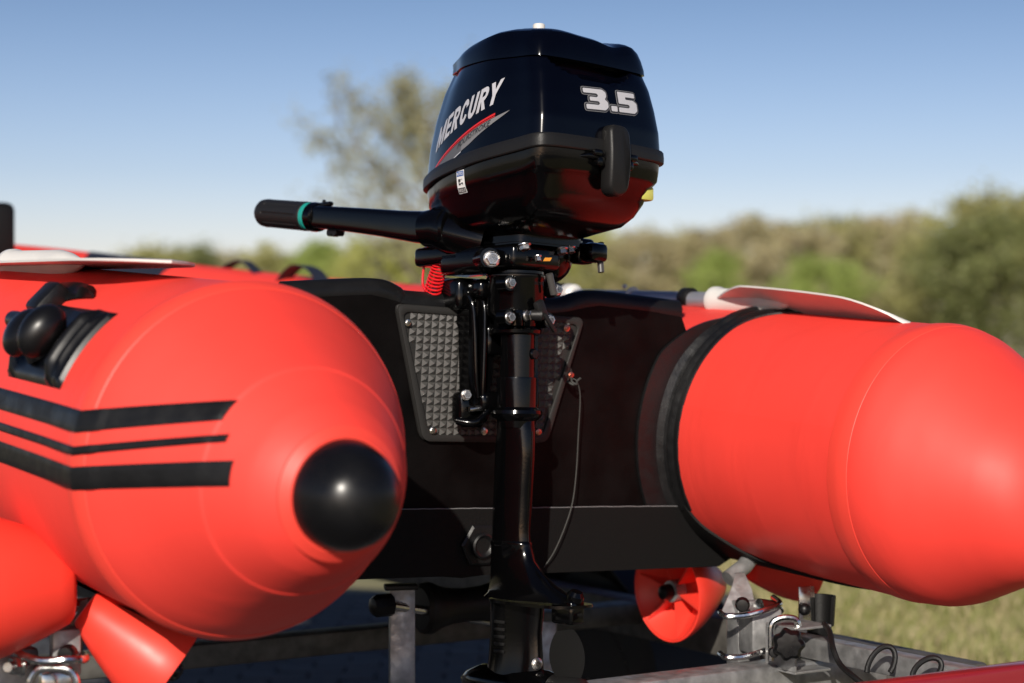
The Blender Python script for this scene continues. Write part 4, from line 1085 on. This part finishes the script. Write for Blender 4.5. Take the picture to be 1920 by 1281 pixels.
# cast number
tb, tw = text_bm('3GT9710', .0062, offset=.0001)
for v in tb.verts:
    a = (v.co.x-tw/2)/.0447+.0; an = a+.18; v.co = Vector((-.006+math.sin(an)*.0449, .002-math.cos(an)*.0449, .131+v.co.y))
bm_link('cast_number', tb, M['belt'], sw, smooth=False)
part('drive_tube', lambda b: revolve(b, (-.003, 0, 0), (0, 0, 1), [(.0265, -.02), (.0265, .06)], 40), 'paint', motor)
part('tube_sleeve', lambda b: revolve(b, (-.004, 0, 0), (0, 0, 1), [(.024, -.008), (.0305, -.009), (.0308, -.012), (.0305, -.054), (.033, -.056), (.0385, -.059), (.0395, -.064), (.037, -.069), (.030, -.075), (.0285, -.085)], 44), 'paint', motor, angle=30)
part('sleeve_plug', lambda b: [revolve(b, (.006, -.0255, .027), (0, -1, 0), [(.0085, 0), (.0085, .003), (.0065, .0045)], 24)], 'paint', motor)
def esec(y0, y1, hw, z, n=40, p=1.0):
    cy, ry = (y0+y1)/2, (y1-y0)/2; out = []
    for k in range(n):
        a = 2*PI*k/n; c_, s_ = math.cos(a), math.sin(a)
        yy = cy+ry*c_; w_ = hw*math.copysign(abs(s_)**p, s_)
        if c_ < 0: w_ *= (1-.25*abs(c_))
        out.append(Vector((-.003+w_, yy, z)))
    return out
LEG = [(-.075, -.030, .030, .028), (-.09, -.033, .034, .0265), (-.13, -.033, .038, .0255), (-.18, -.030, .041, .0245), (-.24, -.026, .044, .0235), (-.256, -.027, .045, .0235), (-.258, -.029, .047, .0255), (-.262, -.030, .047, .0255), (-.264, -.030, .046, .024), (-.285, -.038, .047, .024), (-.305, -.060, .048, .024), (-.32, -.085, .050, .026), (-.330, -.110, .052, .028), (-.336, -.122, .054, .030), (-.342, -.132, .060, .036)]
def leg(b): loft(b, [esec(y0, y1, hw, z_, p=.8) for z_, y0, y1, hw in LEG])
part('drive_leg', leg, 'paint', motor, angle=35)
part('leg_seam', lambda b: loft(b, [esec(y0-.0012, y1+.001, hw*.18, z_-.0005, p=.8) for z_, y0, y1, hw in LEG[1:-1]]), 'paint', motor)
def avp(b):
    ol = roundpoly([Vector((-.022, .048, 0)), Vector((.022, .048, 0)), Vector((.042, -.02, 0)), Vector((.046, -.105, 0)), Vector((.030, -.138, 0)), Vector((-.030, -.138, 0)), Vector((-.046, -.105, 0)), Vector((-.042, -.02, 0))], .02, 4)
    prism(b, [Vector((p.x, p.y, -.349)) for p in ol], (0, 0, .0045), .001)
part('anti_ventilation_plate', avp, 'paint', motor)
part('exhaust_snout', lambda b: [box(b, (-.002, -.112, -.355), (.030, .045, .036), .006, seg=3), revolve(b, (-.002, -.128, -.33), (0, -.4, 1), [(.012, -.02), (.013, .0), (.009, .006)], 20)], 'paint', motor)
part('drive_leg', lambda b: loft(b, [esec(-.060, .052, .021, -.350, p=.8), esec(-.055, .050, .020, -.39, p=.8), esec(-.058, .052, .021, -.43, p=.8), esec(-.06, .055, .026, -.46, p=.8)]), 'paint', motor)
for k in range(5): part('intake_slot', lambda b: box(b, (-.024, .012, -.378-k*.011), (.004, .022, .005), .001), 'belt', motor)
hexbolt('hex_bolt', (-.014, -.060, -.435), (-.3, -1, 0), .0075, motor, h=.005)
part('gear_housing', lambda b: revolve(b, (-.002, .12, -.475), (0, -1, 0), [(.004, 0), (.018, .02), (.028, .05), (.032, .09), (.033, .14), (.030, .19), (.026, .205)], 40), 'paint', motor)
part('skeg', lambda b: prism(b, [Vector((-.004, .06, -.50)), Vector((-.004, -.05, -.50)), Vector((-.004, -.06, -.585)), Vector((-.004, -.02, -.59))], (.006, 0, 0), .001), 'paint', motor)
prop = part('propeller', lambda b: revolve(b, (-.002, -.088, -.475), (0, -1, 0), [(.027, 0), (.028, .02), (.025, .05), (.014, .065), (.003, .07)], 32), 'belt', motor)
for k in range(3):
    a0_ = R_(97+120*k)
    def bl(b):
        rows = []
        for i in range(12):
            t = i/11; r = .022+.073*t; hw = .024*math.sin((.16+.84*t)*PI*.93)**.55+.002; tw_ = R_(62-30*t); row_t, row_b = [], []
            er = Vector((math.cos(a0_), 0, math.sin(a0_))); et = Vector((-math.sin(a0_), 0, math.cos(a0_)))
            for q_ in range(9):
                u_ = lerp(-1, 1, q_/8)*hw; d = et*math.cos(tw_)+Vector((0, 1, 0))*math.sin(tw_); nn = er.cross(d)
                p = Vector((-.002, -.118, -.475))+er*r+d*u_; th_ = .0016*(1-(u_/hw)**2)+.0004
                row_t.append(p+nn*th_); row_b.append(p-nn*th_)
            rows.append(row_t+row_b[::-1])
        loft(b, rows)
    part('propeller_blade', bl, 'mattblack', prop)

# --- clamp bracket (fixed, in the boat-aligned frame)
cb = empty('clamp_bracket', parent=motor); cb.matrix_local = E0inE
def hook(xc, wdt):
    def f(b):
        # side profile in (y,z): hooks over the transom
        pr_ = [(.050, .125), (.060, .144), (.160, .152), (.172, .142), (.172, .070), (.142, .070), (.140, .098), (.098, .098), (.078, .080), (.072, -.03), (.085, -.062), (.078, -.085), (.055, -.085), (.040, -.060), (.046, .0), (.046, .08)]
        rp_ = roundpoly([Vector((p[0], p[1], 0)) for p in pr_], .012, 3)
        prism(b, [Vector((xc-wdt/2, p.x, p.y)) for p in rp_], (wdt, 0, 0), .004, 2)
    return f
for xc in (-.044, .050):
    part('clamp_arm', hook(xc, .036 if xc < 0 else .030), 'paint', cb, angle=35)
    part('clamp_flange', lambda b: prism(b, roundpoly([Vector((xc-.006, .040, .12)), Vector((xc+.030 if xc < 0 else xc-.030, .040, .12)), Vector((xc+.020 if xc < 0 else xc-.02, .040, -.02)), Vector((xc+.002, .040, -.06)), Vector((xc-.010, .040, -.05))], .01, 3), (0, .022, 0), .003), 'paint', cb, angle=35)
    part('clamp_screw', lambda b: [sweep(b, [(xc, .16, .090), (xc, .24, .090)], .007, 14), sweep(b, [(xc-.03, .235, .09), (xc+.03, .235, .09)], .005, 12)], 'steel', cb)
for c_, s_ in (((0, .045, .127), (.12, .05, .030)), ((-.002, .045, .05), (.075, .03, .05)), ((0, .042, -.045), (.10, .03, .03))):
    part('bridge', lambda b: box(b, c_, s_, .009, seg=3), 'paint', cb)
part('bridge', lambda b: box(b, (-.044, .098, .120), (.070, .09, .050), .010, seg=3), 'paint', cb)
part('clamp_foot', lambda b: box(b, (-.056, .058, -.055), (.045, .03, .05), .010, seg=3), 'paint', cb)
hexbolt('hex_bolt', (-.0665, .135, .124), (-1, -.5, 0), .0068, cb, h=.016)
hexbolt('hex_bolt', (-.0720, .036, -.036), (-.2, -1, 0), .0070, cb, h=.008)
part('tilt_pin', lambda b: sweep(b, [(-.066, .036, -.058), (-.052, .034, -.056), (-.03, .04, -.055)], .0045, 14), 'steel', cb)
part('tilt_pin', lambda b: sweep(b, cr([(-.08, .05, -.075), (-.06, .034, -.078), (-.04, .034, -.066), (-.02, .038, -.045), (.0, .04, -.04)], 5, False), .0060, 14), 'paint', cb)
def ribs(b):
    for k in range(2): sweep(b, cr([(-.066+k*.022, .040, .115), (-.062+k*.02, .032, .09), (-.058+k*.014, .032, .0), (-.052+k*.008, .034, -.04)], 5, False), .0042, 12)
part('casting_rib', ribs, 'paint', cb)

# ================================================================== red coiled kill cord
kc = empty('kill_cord', 'red coiled kill cord hanging under the tiller pivot', 'safety cord', mtx=ENG)
def coil(b):
    pts = []; n = 15*14
    for i in range(n+1):
        t = i/n; a = 2*PI*15*t
        cx = lerp(-.066, -.069, t)+.004*math.sin(t*5); cy = lerp(.116, .122, t)
        z = .186-.032*(t**.55)*1.0-.046*t**1.6; r = lerp(.0085, .0125, min(1, t*2)); 
        tiltv = .35*math.sin(i*.02)
        pts.append(Vector((cx+math.cos(a)*r, cy+math.sin(a)*r, z+math.sin(a+.6)*r*lerp(.2, .75, t))))
    sweep(b, pts, .0017, 8)
part('coil', coil, 'redcord', kc)
part('cord_tail', lambda b: sweep(b, cr([(-.066, .146, .190), (-.066, .148, .175), (-.066, .151, .155), (-.067, .150, .138), (-.068, .140, .125)], 6, False), .0021, 10), 'redcord', kc)
part('cord_clip', lambda b: box(b, (-.066, .133, .191), (.016, .026, .010), .003), 'redcord', kc)
